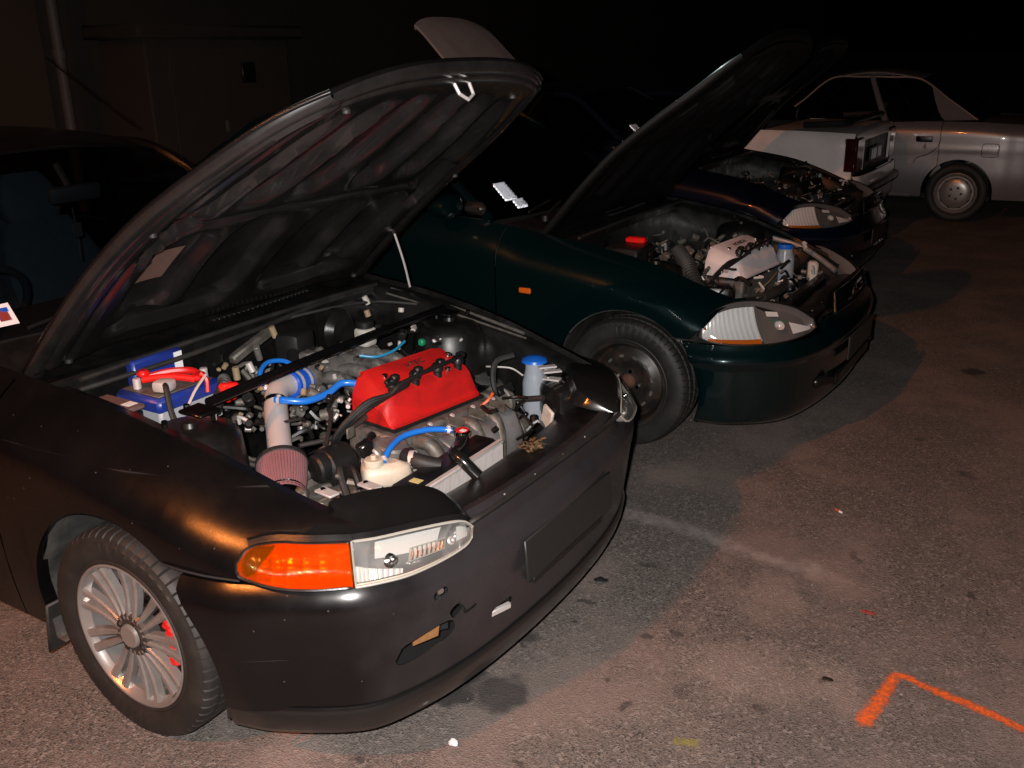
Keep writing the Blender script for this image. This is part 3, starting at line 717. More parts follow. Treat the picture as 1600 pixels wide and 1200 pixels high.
def greenhouse(parent, p, m_body, m_glass='window_glass', doors=2):
    v = np.linspace(-1, 1, 13)
    def row(c):
        xc, xe, zc, ze, yw = c
        return np.stack([xc + (xe - xc) * v ** 2, v * yw, zc + (ze - zc) * v ** 2], -1)
    wb, wt, rb, rr = map(row, (p['wb'], p['wt'], p['rb'], p['rr']))
    def ruled(a, b, n=12, bul=.0):
        t = np.linspace(0, 1, n)[:, None, None]; G = a[None] * (1 - t) + b[None] * t
        d = np.cross(b[6] - a[6], a[7] - a[6]); d /= np.linalg.norm(d)
        if d[2] < 0: d = -d
        return G + d * bul * np.sin(pi * t)
    ws = MB().grid(ruled(wb, wt, bul=.035)).build('windshield', m_glass, parent)
    MB().grid(ruled(rr, rb, bul=.03)).build('rear_window', m_glass, parent)
    R = ruled(wt, rb, 20, bul=p.get('crown', .045))
    MB().grid(R).build('roof', m_body, parent, solid=.006)
    for s, k in ((-1, 0), (1, -1)):
        up = np.vstack([wb[k], wb[k] * .5 + wt[k] * .5, wt[k], wt[k] * .67 + rb[k] * .33 + [0, 0, .02], wt[k] * .33 + rb[k] * .67 + [0, 0, .02], rb[k], rb[k] * .5 + rr[k] * .5, rr[k]])
        up = cat(up, 61); lo = cat([wb[k], [wb[k][0] * .6 + rr[k][0] * .4, s * p['yb'], p['zb']], [wb[k][0] * .3 + rr[k][0] * .7, s * p['yb'], p['zb']], rr[k]], 61)
        t = np.linspace(0, 1, 8)[None, :, None]; G = lo[:, None] * (1 - t) + up[:, None] * t
        MB().grid(G).build('side_window', m_glass, parent)
        MB().tube(up, p.get('tr', .024), 8, smooth=False).build('pillar_frame', m_body, parent)
        if 'cp' in p:
            i0 = int(p['cp'] * 60); rows = []
            for i in range(i0, 61):
                k0 = max(0., 1 - ((i - i0) / 5.0)) ** 2 if i - i0 < 5 else 0.
                a_ = lo[i] * (1 - k0) + up[i] * k0
                rows.append([a_ * (1 - q) + up[i] * q + [0, s * .008, 0] for q in np.linspace(0, 1, 8)])
            MB().grid(np.array(rows)).build('rear_pillar', m_body, parent)
        MB().tube(lo + [0, s * .005, -.002], .010, 6, smooth=False).build('window_trim', 'black_plastic', parent)
        for f in p.get('bp', (.5,)):
            i = int(f * 60); j = int((f - .03) * 60)
            MB().tube([lo[i] + [0, s * .004, 0], up[j] * .5 + lo[i] * .5 + [0, s * .012, 0], up[j]], [.034, .03, .026], 8).build('door_pillar', m_body, parent)
    G = ruled(wb, wt, 12, .035)
    def on_ws(t, vv_, w_, h_):
        d = np.cross(wt[6] - wb[6], wb[7] - wb[6]); d /= np.linalg.norm(d)
        if d[2] < 0: d = -d
        out = []
        for a in np.linspace(t - h_ / 2, t + h_ / 2, 5):
            row_ = []
            for b_ in np.linspace(vv_ - w_ / 2, vv_ + w_ / 2, 5):
                A = np.array([np.interp(b_, v, wb[:, k]) for k in range(3)]); B_ = np.array([np.interp(b_, v, wt[:, k]) for k in range(3)])
                row_.append(A * (1 - a) + B_ * a + d * (.035 * sin(pi * a) + .006))
            out.append(row_)
        return np.array(out)
    return on_ws
def corner_cubes(G, name, parent, axis):
    G = np.asarray(G); n_ = np.cross(G[-1, 2] - G[0, 2], G[2, -1] - G[2, 0]); n_ /= np.linalg.norm(n_)
    if n_[2] < 0: n_ = -n_
    D = Vector(n_ * .5 + np.array(axis)).normalized()
    q = Vector((1, 1, 1)).normalized().rotation_difference(D).to_matrix()
    A = [np.array(q @ Vector(e)) for e in ((1, 0, 0), (0, 1, 0), (0, 0, 1))]
    b = MB(); sz = .0075
    U_, V_ = G.shape[0] - 1, G.shape[1] - 1
    a0, b0, c0, d0 = G[0, 0], G[-1, 0], G[0, -1], G[-1, -1]
    ku = max(2, int(np.linalg.norm(b0 - a0) / .0088)); kv = max(2, int(np.linalg.norm(c0 - a0) / .0088))
    for i in range(ku + 1):
        for j in range(kv + 1):
            u, v = i / ku, min(1, (j + .5 * (i % 2)) / (kv + .5)); p = (a0 * (1 - u) + b0 * u) * (1 - v) + (c0 * (1 - u) + d0 * u) * v
            p = p - np.array(D) * sz * .35 + n_ * .005
            for x, y in ((0, 1), (1, 2), (2, 0)): b.face([p, p + A[x] * sz, p + (A[x] + A[y]) * sz, p + A[y] * sz])
    return b.build(name, 'retro_prism', parent, angle=5)
def seat(parent, x, y, m='dark_cloth'):
    b = MB()
    def slab(c0, c1, wd, th, n=8):
        a = np.array(c0, float); d = np.array(c1, float) - a; rows = []
        for t in np.linspace(0, 1, n):
            p = a + d * t; k = sin(pi * min(1, .12 + t * .76)) ** .45
            ang = np.linspace(0, 2 * pi, 20, endpoint=False)
            nx = np.array([d[2], 0, -d[0]]); nx /= np.linalg.norm(nx)
            rows.append([p + np.array([0, 1, 0]) * wd / 2 * k * np.sign(cos(q)) * abs(cos(q)) ** .5 + nx * th / 2 * k * np.sign(sin(q)) * abs(sin(q)) ** .5 for q in ang])
        o = b.off(); b.grid(np.array(rows), cv=True); b.f.append([o + i for i in range(20)]); b.f.append([o + (n - 1) * 20 + i for i in reversed(range(20))])
    slab((x, y, .45), (x - .50, y, .40), .48, .16); slab((x - .46, y, .42), (x - .70, y, 1.00), .48, .16)
    slab((x - .69, y, .98), (x - .76, y, 1.20), .27, .10)
    return b.build('seat', m, parent)
def cabin(parent, S, x_dash=-.85, rhd=True, m='interior'):
    b = MB()
    b.box((x_dash - .10, 0, .78), (.42, 1.34, .20), .05, seg=2); b.build('dashboard', m, parent)
    b = MB(); b.box((x_dash - .9, 0, .22), (2.2, 1.36, .06), .01); b.box((x_dash + .25, 0, .45), (.06, 1.36, .55), .01)
    b.build('cabin_floor', m, parent)
    sx = x_dash - .30; sy = -.36
    c = np.array([sx - .12, sy, .86]); t = np.linspace(0, 2 * pi, 33)
    ring = np.stack([c[0] + .10 * np.sin(t), c[1] + .185 * np.cos(t), c[2] + .155 * np.sin(t)], -1)
    b = MB().tube(ring, .014, 8, smooth=False, caps=False).box(c + [.02, 0, 0], (.05, .12, .11), .02).tube([c + [.03, 0, 0], c + [.25, 0, -.1]], .03, 8)
    b.build('steering_wheel', m, parent)
    s1 = seat(parent, x_dash - .45, -.36); link_copy(s1, parent, (0, .72, 0))
    MB().box((x_dash - 1.62, 0, .72), (.16, 1.2, .55), .05, Matrix.Rotation(rad(-15), 4, 'Y')).build('rear_seat', 'dark_cloth', parent)

# ------------------------------------------------------------------ engine pieces shared by the open bays
def valve_cover(parent, cx, cy, rz, m, text, label=None, L=.42, wires='black_plastic', ky=1., dz=0.):
    """cover with its long axis along local y; base z .655, crest z .765"""
    sec = [(-.104, .655), (-.104, .672), (-.099, .680), (-.098, .752), (-.091, .776), (-.074, .785), (.0, .763), (.052, .745), (.068, .732), (.089, .690), (.100, .673), (.110, .667), (.110, .655)]
    M = Matrix.Translation((cx, cy, dz)) @ Matrix.Rotation(rz, 4, 'Z') @ Matrix.Diagonal((ky, ky, 1, 1))
    rows = []
    st = [(-L / 2, .90, .50), (-L / 2 + .006, .95, .66), (-L / 2 + .03, .99, .92), (-L / 2 + .05, 1, 1), (-L * .1, 1, 1), (L * .16, 1.0, 1), (L / 2 - .05, 1, 1), (L / 2 - .016, .99, .97), (L / 2 - .004, .93, .84), (L / 2, .88, .70)]
    for y, kx, kz in st:
        row = []
        for x, z in sec:
            zz = .655 + (z - .655) * kz
            xx = x * kx
            row.append(tuple(M @ Vector((xx, y, zz))))
        rows.append(row)
    b = MB().grid(np.array(rows), flip=True)
    n = len(sec); b.f.append(list(range(n))); b.f.append([(len(st) - 1) * n + i for i in reversed(range(n))])
    # raised rib along the crest
    b.tube([M @ Vector((-.086, -L * .40, .780)), M @ Vector((-.086, L * .40, .780))], .004, 6, smooth=False)
    c = b.build('valve_cover', m, parent, angle=28)
    if label: c['label'] = label
    MB().tube([M @ Vector((x, y, .653)) for x, y in ((-.10, -L / 2), (.11, -L / 2), (.11, L / 2), (-.10, L / 2), (-.10, -L / 2))], .006, 6, smooth=False).build('gasket', 'black_plastic', c)
    if text:
        cu = bpy.data.curves.new('lettering', 'FONT'); cu.body = text; cu.size = .036; cu.extrude = .0008; cu.align_x = 'CENTER'; cu.align_y = 'CENTER'; cu.shear = .2
        t0 = bpy.data.objects.new('lettering', cu); col.objects.link(t0); bpy.context.view_layer.update()
        tm = bpy.data.meshes.new_from_object(t0.evaluated_get(bpy.context.evaluated_depsgraph_get())); bpy.data.objects.remove(t0)
        tm.materials.clear(); tm.materials.append(MATS['plate_black' if m == 'cover_red' else 'steel_black'])
        t = bpy.data.objects.new('lettering', tm); col.objects.link(t); t.parent = c
        t.matrix_local = M @ Matrix.Translation((-.036, .03, .7748)) @ Matrix.Rotation(.290, 4, 'Y') @ Matrix.Rotation(pi / 2, 4, 'Z')
    for k, y in enumerate((-.15, -.045, .06, .16)):
        w = MB()
        w.lathe([(0, .782), (.013, .782), (.018, .774), (.018, .760), (.013, .756), (.013, .735)], tuple(M @ Vector((.045, y, 0))), n=14)
        w.box(M @ Vector((.048, y + .012, .784)), (.026, .03, .018), .005, M.to_3x3().to_4x4())
        p = [M @ Vector((.045, y, .785)), M @ Vector((.066 + .005 * k, y - .04, .782 + .003 * k)), M @ Vector((.072 + .006 * k, -.10 - .01 * k, .762 + .006 * k)), M @ Vector((.066 + .004 * k, -.19, .742 + .004 * k)), M @ Vector((.045, -.27, .715 + .008 * k)), M @ Vector((.0, -.33 - .01 * k, .66)), M @ Vector((-.02, -.35, .60))]
        w.tube(p, .0058, 8)
        w.build('plug_lead', wires, c)
    for x, y in ((-.02, -.12), (-.02, .18), (.045, .11)):
        MB().cyl(M @ Vector((x, y, .772 - .3 * (x + .02))), .009, .012, n=10).build('cover_nut', 'chrome', c)
    return c, M

def clutter(parent, name, m, seed, n, box, size=(.015, .05), tubes=.4):
    rs = random.Random(seed); b = MB()
    for i in range(n):
        p = [rs.uniform(box[k], box[k + 3]) for k in range(3)]
        s = rs.uniform(*size)
        if rs.random() < tubes:
            a = rs.uniform(0, 2 * pi); q = [p[0] + cos(a) * s * 2.2, p[1] + sin(a) * s * 2.2, p[2] + rs.uniform(-.03, .03)]
            mid = [(p[k] + q[k]) / 2 + rs.uniform(-.02, .03) for k in range(3)]
            b.tube([p, mid, q], rs.uniform(.003, .009), 6, m=7)
        elif rs.random() < .5:
            b.cyl(p, s * .45, s, (rs.uniform(-1, 1), rs.uniform(-1, 1), rs.uniform(-1, 1)), 10)
        else:
            b.box(p, (s * rs.uniform(.5, 1.4), s * rs.uniform(.5, 1.4), s * rs.uniform(.4, 1)), .003, Matrix.Rotation(rs.uniform(0, 3), 4, (rs.random() - .5, rs.random() - .5, 1)))
    o = b.build(name, m, parent); o['kind'] = 'stuff'; return o
def bay_shell(parent, S, floor=.30, xr=-.40, xf=.62, m='bay_black'):
    for s in (-1, 1):
        rows = []
        for x in np.linspace(xr - .06, .56, 30):
            zt, yt = S.ztop(x), S.ytop(x)
            rows.append([(x, s * (yt - .004), zt - .006), (x, s * (yt - .012), zt - .022), (x, s * (yt - .055), zt - .026), (x, s * (yt - .07), zt - .045), (x, s * (yt - .085), zt - .15), (x, s * (yt - .10), .45), (x, s * (yt - .12), floor)])
        MB().grid(np.array(rows), flip=s > 0).build('inner_fender', m, parent, angle=50)
        t = MB().lathe([(0, .784), (.018, .784), (.022, .772), (.06, .773), (.085, .770), (.108, .760), (.125, .74), (.135, .65), (.14, .40)], (.02, s * .575, .0), n=36)
        t.build('strut_tower', m, parent)
        for k in range(3):
            a = 2.1 * k + .4; MB().cyl((.02 + .068 * cos(a), s * .575 + .068 * sin(a), .80), .008, .018, n=6).build('strut_bolt', 'chrome', parent)
    b = MB(); b.grid(np.array([[(xr, y, z) for y in np.linspace(-.66, .66, 12)] for z in (.30, .5, .72, .845)])); b.build('firewall', m, parent)
    MB().box(((xr + xf) / 2, 0, floor - .03), (xf - xr, 1.2, .03), .005).build('undertray', 'bay_black', parent)
def cowl(parent, xr, m='bay_black', zc=.865):
    rows = []
    for y in np.linspace(-.70, .70, 41):
        k = (y / .70) ** 2; dz = -.012 * k
        rows.append([(xr + .055 - .03 * k, y, zc - .045 + dz), (xr + .06 - .03 * k, y, zc - .01 + dz), (xr + .05 - .03 * k, y, zc + dz), (xr + .03 - .03 * k, y, zc - .006 + dz), (xr - .03 - .05 * k, y, zc - .012 + dz), (xr - .09 - .06 * k, y, zc + .006 + dz), (xr - .16 - .07 * k, y, zc + .03 + dz), (xr - .21 - .08 * k, y, zc + .05 + dz)])
    o = MB().grid(np.array(rows), flip=True).build('cowl_panel', m, parent)
    g = MB()
    for i in range(22):
        for j in range(3):
            y = -.06 + i * .021; x = xr - .05 - j * .035 - .05 * (y / .7) ** 2
            g.box((x, y, zc + .001 + .012 * j), (.020, .010, .006), .001)
    g2 = g.build('cowl_grille', 'black_plastic', o); g2['kind'] = 'stuff'
    MB().tube([(xr + .062, y, zc - .004 - .012 * (y / .7) ** 2) for y in np.linspace(-.62, .62, 9)], .007, 8).build('weather_seal', 'rubber', o)
    for s, y0 in ((1, .12), (1, -.42)):
        w = MB(); w.tube([(xr - .17, y0 - .10, zc + .045), (xr - .21, y0 + .05, zc + .068), (xr - .27, y0 + .32, zc + .10)], [.010, .008, .006], 6); w.cyl((xr - .17, y0 - .10, zc + .045), .018, .03)
        w.tube([(xr - .235, y0 - .14, zc + .075), (xr - .262, y0 + .10, zc + .092), (xr - .275, y0 + .40, zc + .092)], .006, 6)
        w.build('wiper', 'black_plastic', parent)

# ------------------------------------------------------------------ the black hatchback
def black_car():
    R = root('black_car', (0, 0, 0), 0, 'nearest car, matte black with raised bonnet, red valve cover and amber corner lamp', 'car', 'cars parked with bonnets open')
    S = Spec()
    S.ztop = interp([(-3.35, .93), (-2.9, .965), (-2.0, .965), (-1.2, .945), (-.75, .915), (-.48, .876), (-.2, .848), (0, .818), (.2, .776), (.4, .720), (.6, .668), (.75, .632)])
    S.ytop = interp([(-3.35, .66), (-2.6, .76), (-.9, .775), (-.60, .73), (-.48, .705), (0, .69), (.3, .672), (.5, .648), (.62, .62), (.75, .58)])
    S.hw = interp([(-3.35, .74), (-3.0, .81), (-2.5, .845), (-1.5, .845), (0, .848), (.22, .845), (.30, .838), (.38, .824), (.46, .80), (.54, .762), (.62, .71), (.75, .62)])
    S.arches = [(0, .345, .285), (-2.57, .335, .285)]
    S.zlow = lambda x: .565 + .075 * smooth(.425, .475, x) + .012 * smooth(.48, .62, x) if x > .2 else .20
    S.yat = default_yat(h=.17, p=2.0, tuck=.028)
    for s in (-1, 1):
        side_panel(S, 'fender', 'black_satin', R, -.462, .615, s)
        d = side_panel(S, 'door', 'black_satin', R, -1.60, -.468, s)
        MB().box((-1.42, s * .842, .80), (.16, .02, .045), .012).build('door_handle', 'black_plastic', d)
        side_panel(S, 'quarter_panel', 'black_satin', R, -3.35, -1.606, s)
        # arch liner and mud flap
        rows = []
        for t in np.linspace(-.35, pi + .62, 40):
            r = .352 + .012 * sin(t * 9)
            x, z = r * cos(t), .285 + r * sin(t)
            rows.append([(x, s * y, max(z, .17)) for y in (.825, .79, .70, .60, .50)])
        MB().grid(np.array(rows), flip=s > 0).build('arch_liner', 'dusty_plastic', R, solid=.004)
        MB().box((-.345, s * .74, .20), (.012, .20, .16), .004, Matrix.Rotation(rad(10), 4, 'Y')).build('mud_flap', 'rubber', R)
        rows = [[(-2.57 + .34 * cos(t), s * y, max(.18, .285 + .34 * sin(t))) for y in (.83, .6, .5)] for t in np.linspace(-.2, pi + .2, 24)]
        MB().grid(np.array(rows), flip=s > 0).build('arch_liner', 'dusty_plastic', R)
        MB().tube([(-.10, s * .77, .63), (-.05, s * .775, .632), (.0, s * .775, .632)], .012, 6).build('inner_flange', 'primer_cream', R)
    # bumper with its holes
    plan = [(.27, -.845), (.36, -.829), (.43, -.804), (.51, -.766), (.585, -.722), (.645, -.672), (.685, -.60), (.725, -.475), (.75, -.33), (.763, -.17), (.767, 0)]
    prof = [(.16, -.010), (.20, 0), (.24, .002), (.26, .006), (.34, .016), (.42, .026), (.475, .034), (.505, .035), (.525, .030), (.545, .018), (.562, .002), (.585, .004), (.60, .002), (.625, -.016)]
    zt = lambda y: .557 + .065 * (1 - smooth(.38, .45, abs(y)))
    def capsule(c, n, up, L, h, tilt=0., depth=.10):
        u = Vector(up); nn_ = Vector(n).normalized(); ax = u.cross(nn_).normalized()
        pts = []
        for k in range(16):
            a = 2 * pi * k / 16; pts.append((L / 2 * (abs(cos(a)) ** .55) * (1 if cos(a) > 0 else -1), h / 2 * (abs(sin(a)) ** .7) * (1 if sin(a) > 0 else -1)))
        M = basis(Vector(c) - nn_ * depth / 2, ax, u) @ Matrix.Rotation(tilt, 4, 'Z')
        return MB().prism(pts, M, depth)
    slot_n = Vector((.80, -.60, 0)).normalized()
    cuts = [capsule((.70, -.535, .355), slot_n, (0, 0, 1), .165, .058, .16), capsule((.74, -.462, .405), (.9, -.43, 0), (0, 0, 1), .035, .035, .5),
            capsule((.728, -.507, .478), (.85, -.50, 0), (0, 0, 1), .040, .026, .2), capsule((.785, -.295, .322), (.95, -.3, 0), (0, 0, 1), .085, .034, .05)]
    bp = bumper('bumper', 'black_faded', R, plan, prof, .232, zt, (0, .365, .285), nz=26, ns=150, cut=cuts)
    lip = [(p[0] + .004, p[1]) for p in plan]
    bl = bumper('bumper_lip', 'black_gloss', R, [(.345, -.826)] + plan[2:], [(.155, -.012), (.175, -.002), (.20, .006), (.228, .012), (.236, .006)], .155, lambda y: .236, None, nz=8, ns=110)
    MB().box((.625, -.485, .365), (.03, .19, .12), .004, Matrix.Rotation(-.65, 4, 'Z')).build('slot_backing', 'interior', bp)
    MB().prism([(-.036, -.030), (.030, -.024), (.046, .034), (-.022, .026)], basis((.688, -.512, .358), (.60, .78, .10), (-.1, .0, 1)), .012, .002).build('foam_filler', 'foam_orange', bp)
    MB().box((.763, -.293, .314), (.012, .07, .016), .002, Matrix.Rotation(-.3, 4, 'Z')).build('beam_edge', 'zinc', bp)
    MB().box((.745, -.290, .330), (.012, .12, .06), .002, Matrix.Rotation(-.3, 4, 'Z')).build('slot_backing', 'bay_black', bp)
    MB().box((.605, 0, .34), (.05, 1.16, .26), .01).build('bumper_beam', 'interior', R)
    MB().cyl((.730, -.505, .478), .010, .03, (.88, -.47, 0), 10).build('tow_bolt', 'chrome', bp)
    # cracked plastic around the hole
    cr = MB()
    for a, b_ in (((.745, -.490, .465), (.749, -.480, .43)), ((.749, -.480, .43), (.742, -.50, .395)), ((.752, -.472, .455), (.757, -.458, .42)), ((.757, -.458, .42), (.759, -.44, .385)), ((.759, -.44, .385), (.765, -.40, .39))):
        cr.tube([a, [(a[i] + b_[i]) / 2 + (.002, .004, 0)[i] for i in range(3)], b_], .0022, 5)
    cr.build('crack', 'bay_black', bp)
    for s in (-1, 1): MB().tube([(.205, s * .850, .566), (.27, s * .8475, .5665), (.34, s * .837, .5665), (.42, s * .815, .5665)], .0028, 6).build('panel_seam', 'interior', bp)
    # number plate (left blank)
    MB().box((.806, .014, .432), (.008, .49, .118), .003, Matrix.Rotation(rad(-4), 4, 'Y')).build('number_plate', 'plate_black', R)
    MB().box((.795, .014, .356), (.02, .40, .022), .004).build('plate_bracket', 'black_plastic', R)
    # nose seal
    MB().tube([(.752, -.415, .607), (.772, -.385, .622), (.784, -.25, .628), (.788, 0, .630), (.784, .25, .628), (.772, .385, .622)], .0065, 8).build('nose_seal', 'rubber', R)
    for s in (-1, 1):
        f = lambda P: [(x, -s * y, z) for x, y, z in P]
        bot_t = f([(.424, -.824, .597), (.436, -.820, .580), (.51, -.798, .567), (.58, -.762, .563), (.655, -.705, .563)])
        top_t = f([(.420, -.818, .612), (.424, -.785, .634), (.470, -.750, .645), (.55, -.712, .647), (.615, -.665, .645)])
        lamp_unit(R, 'turn_signal', bot_t, top_t, 'lens_amber', 'reflector_amber', .012, .035, ribs=9, ribs_v=5, rim='bay_black')
        bot_h = f([(.657, -.703, .563), (.69, -.662, .563), (.73, -.603, .565), (.76, -.52, .570), (.776, -.455, .578), (.775, -.425, .586)])
        top_h = f([(.617, -.663, .645), (.655, -.622, .645), (.70, -.545, .642), (.74, -.465, .634), (.756, -.428, .624), (.766, -.408, .606)])
        def bulb(o, G, N, s=s):
            nu, nv = G.shape[:2]
            def cell(u, v, d):
                i = u * (nu - 1); j = v * (nv - 1); a, c = int(i), int(j); a2, c2 = min(a + 1, nu - 1), min(c + 1, nv - 1); p_, q_ = i - a, j - c
                return (G[a, c] * (1 - p_) + G[a2, c] * p_) * (1 - q_) + (G[a, c2] * (1 - p_) + G[a2, c2] * p_) * q_ - N * d
            rows = [[cell(u, v, .008 + .010 * sin(pi * v)) for v in np.linspace(.56 - .25 * (u - .2), .93, 8)] for u in np.linspace(.20, .56, 16)]
            MB().grid(np.array(rows)).build('upper_facet', 'reflector', o)
            rows = [[cell(u, v, .006 + .0030 * abs(sin((u - .02) * 90))) for v in np.linspace(.10, .20 + .28 * (1 - u / .36), 10)] for u in np.linspace(.02, .36, 90)]
            MB().grid(np.array(rows)).build('fluted_facet', 'reflector', o, angle=15)
            rows = [[cell(u, v, .016 + .003 * abs(sin(u * 120))) for v in np.linspace(.30, .60, 6)] for u in np.linspace(.40, .62, 60)]
            MB().grid(np.array(rows)).build('beam_window', 'lamp_inner', o, angle=15)
            MB().tube([cell(u, v, .014) for u, v in ((.40, .30), (.62, .30), (.62, .60), (.40, .60), (.40, .30))], .0016, 6, smooth=False).build('beam_frame', 'lens_rim', o)
            rows = [[cell(u, v, .010 + .008 * (v - .3)) for v in np.linspace(.35, .85, 6)] for u in np.linspace(.72, .92, 10)]
            MB().grid(np.array(rows)).build('side_facet', 'reflector', o)
            rows = [[cell(u, v, .001) for v in (.0, .07)] for u in np.linspace(0, 1, 30)]
            MB().grid(np.array(rows)).build('lower_trim', 'reservoir', o)
            p1 = Vector(cell(.30, .46, .014)); MB().lathe([(.0, .014), (.006, .011), (.008, .0), (.016, -.004), (.018, -.012)], p1, N, 14).build('bulb', 'chrome', o)
            p2 = Vector(cell(.68, .45, .012)); MB().lathe([(.0, .008), (.005, .006), (.006, -.004), (.010, -.006)], p2, N, 10).build('side_bulb', 'zinc', o)
        lamp_unit(R, 'headlight', bot_h, top_h, 'lens_clear', 'lamp_grey', .012, .045, ribs=6, ribs_v=0, inner=bulb)
        # glossy eyelid and housing top above the lamp
        ed = cat(np.vstack([top_t[1:], top_h]), 40)
        rows = []
        for i, p in enumerate(ed):
            t = i / 39; inn = np.array([p[0] - .018, p[1] - np.sign(p[1]) * .016, p[2] + .014])
            k = sin(pi * min(1, max(0, (t - .22) / .78))) ** .7 if t > .22 else 0
            b1 = inn + np.array([-.05, -np.sign(p[1]) * .028, .020]) * k; b2 = inn + np.array([-.12, -np.sign(p[1]) * .06, .030]) * k; b3 = b2 + np.array([-.03, -np.sign(p[1]) * .02, -.05]) * k
            rows.append([p + [.004, 0, -.002], p * .5 + inn * .5 + [.002, 0, .007], inn, b1, b2, b3])
        MB().grid(np.array(rows), flip=s > 0).build('lamp_housing', 'black_gloss', R)
        for i, (bx_, by_) in enumerate(((.435, .535), (.50, .455))):
            o = MB().box((bx_, s * by_, .668), (.058, .030, .006), .001, Matrix.Rotation(.15 * s, 4, 'Z')).build('lamp_bracket', 'zinc', R)
            MB().cyl((bx_ - .012, s * by_, .673), .007, .008, n=8).build('bolt', 'chrome', o)
            MB().cyl((bx_ + .045, s * by_, .664), .006, .010, n=8).build('bolt', 'chrome', o)
    # hood
    zed = interp([(-.52, .880), (-.48, .876), (-.2, .848), (0, .818), (.2, .776), (.4, .720), (.6, .668), (.8, .625)])
    H, on, patch_on = hood_panel(S, R, 'black_satin', 'hood_under', (-.48, .876), 49.0, -.48, .755, .690, .455, zed, .032, tp=3.8, fc=.075, label='raised bonnet showing its grey ribbed underside')
    MB().grid(patch_on(.25, .37, -.66, -.53, .002)).build('service_label', 'brown_label', H)
    c = on(.965, .03, .036); n_ = on(.965, .03, .10) - c; n_ /= np.linalg.norm(n_)
    p = [c + n_ * .0 + [0, -.034, 0], c + n_ * .035 + [0, -.030, 0], c + n_ * .052 + [0, -.002, 0], c + n_ * .040 + [0, .030, 0], c + [0, .034, 0]]
    MB().tube(p, .0048, 8, smooth=False).build('latch_striker', 'zinc', H)
    for u, v in ((.05, -.86), (.05, .86), (.55, -.93), (.55, .93), (.92, -.7), (.92, .7)):
        MB().cyl(on(u, v, .045), .011, .012, n=10).build('rubber_stop', 'rubber', H)
    MB().tube([(-.245, .615, 1.08), (-.225, .645, .95), (-.218, .668, .845)], .0042, 6).build('prop_rod', 'zinc', R)
    for s in (-1, 1):
        MB().tube([(-.46, s * .655, .845), (-.49, s * .655, .875), (-.44, s * .655, .93), (-.40, s * .65, .955)], .010, 6).build('hood_hinge', 'black_satin', R)
    cowl(R, -.40)
    bay_shell(R, S)
    # ---- radiator support panel and bolts
    rows = [[(x, y, z) for x, z in ((.590, .50), (.594, .584), (.63, .600), (.70, .602), (.765, .606), (.781, .618))] for y in np.linspace(-.40, .46, 24)]
    P = np.array(rows); P[..., 0] -= .05 * (np.abs(P[..., 1]) / .46)[...] ** 3
    sp = MB().grid(P).build('radiator_support', 'bay_black', R)
    for y in (-.37, -.24, -.10, .05, .19, .31, .41):
        MB().cyl((.752 - .05 * (abs(y) / .46) ** 3, y, .611), .009, .010, n=8).build('bolt', 'zinc', sp)
    MB().cyl((.665, -.385, .608), .012, .014, n=10).build('lamp_adjuster', 'orange_plastic', sp)
    # ---- radiator
    rad_o = MB().box((.520, -.165, .598), (.078, .40, .060), .010).build('radiator', 'bay_black', R, loc=None)
    fb = MB()
    for i in range(66): fb.box((.572, -.36 + i * .006, .55), (.012, .0022, .13))
    f_ = fb.build('cooling_fins', 'zinc', rad_o); f_['kind'] = 'stuff'
    MB().box((.571, -.165, .622), (.016, .40, .010), .002).build('core_rail', 'zinc', rad_o)
    MB().box((.53, -.31, .6285), (.030, .022, .002)).build('warning_sticker', 'sticker_yellow', rad_o)
    cp = MB().lathe([(0, .012), (.020, .012), (.024, .008), (.024, -.002), (.018, -.004), (.018, -.03)], (.50, -.055, .660), n=20).build('radiator_cap', 'chrome', rad_o)
    MB().lathe([(0, .0135), (.019, .0135), (.019, .0120)], (.50, -.055, .660), n=18).build('cap_label', 'red_paint', cp)
    MB().box((.507, -.060, .6740), (.016, .014, .001)).build('cap_print', 'paper', cp)
    MB().tube([(.50, -.055, .655), (.52, -.10, .645), (.545, -.16, .650), (.58, -.17, .640), (.615, -.155, .60)], .017, 10).build('overflow_neck', 'black_gloss', rad_o)
    MB().tube([(.52, -.19, .62), (.47, -.22, .635), (.425, -.21, .635), (.39, -.17, .62), (.37, -.13, .60)], .021, 12).build('radiator_hose', 'rubber', R)
    hc = MB().lathe([(.0225, -.007), (.0245, -.007), (.0245, .007), (.0225, .007)], (.452, -.218, .636), (.9, .3, .1), 18).build('hose_clamp', 'zinc', R)
    # ---- engine
    cover, M = valve_cover(R, .265, .052, rad(-9), 'cover_red', 'VTEC', 'bright red painted valve cover with black plug leads', L=.42, ky=.87, dz=.012)
    b = MB(); b.box((.29, .045, .60), (.205, .41, .115), .008, Matrix.Rotation(rad(-9), 4, 'Z')); b.box((.27, .045, .45), (.26, .42, .22), .02, Matrix.Rotation(rad(-9), 4, 'Z'))
    b.cyl((.36, -.20, .60), .045, .12, (.2, 0, 1), 20); b.cyl((.33, -.22, .63), .035, .06, (0, 1, .2), 18)
    b.build('cylinder_head', 'cast_alloy', R)
    for k in range(4):
        y = -.09 + k * .088; x0 = .385 + .014 * k
        o = MB(); o.tube([(x0 - .02, y, .625), (x0 + .03, y, .62), (x0 + .06, y + .01 * (1.5 - k), .56), (x0 + .07, y + .03 * (1.5 - k), .45)], .021, 10)
        o.build('exhaust_runner', 'dirty_metal', R)
        q = MB().box((x0 + .030, y + .02, .655), (.050, .042, .004), .001, Matrix.Rotation(.5, 4, 'Y') @ Matrix.Rotation(.6, 4, 'Z')); q.build('head_gasket_tab', 'dirty_metal', R)
        MB().cyl((x0 + .004, y + .035, .662), .008, .018, (.4, 0, 1), 8).build('stud', 'zinc', R)
    rows = []
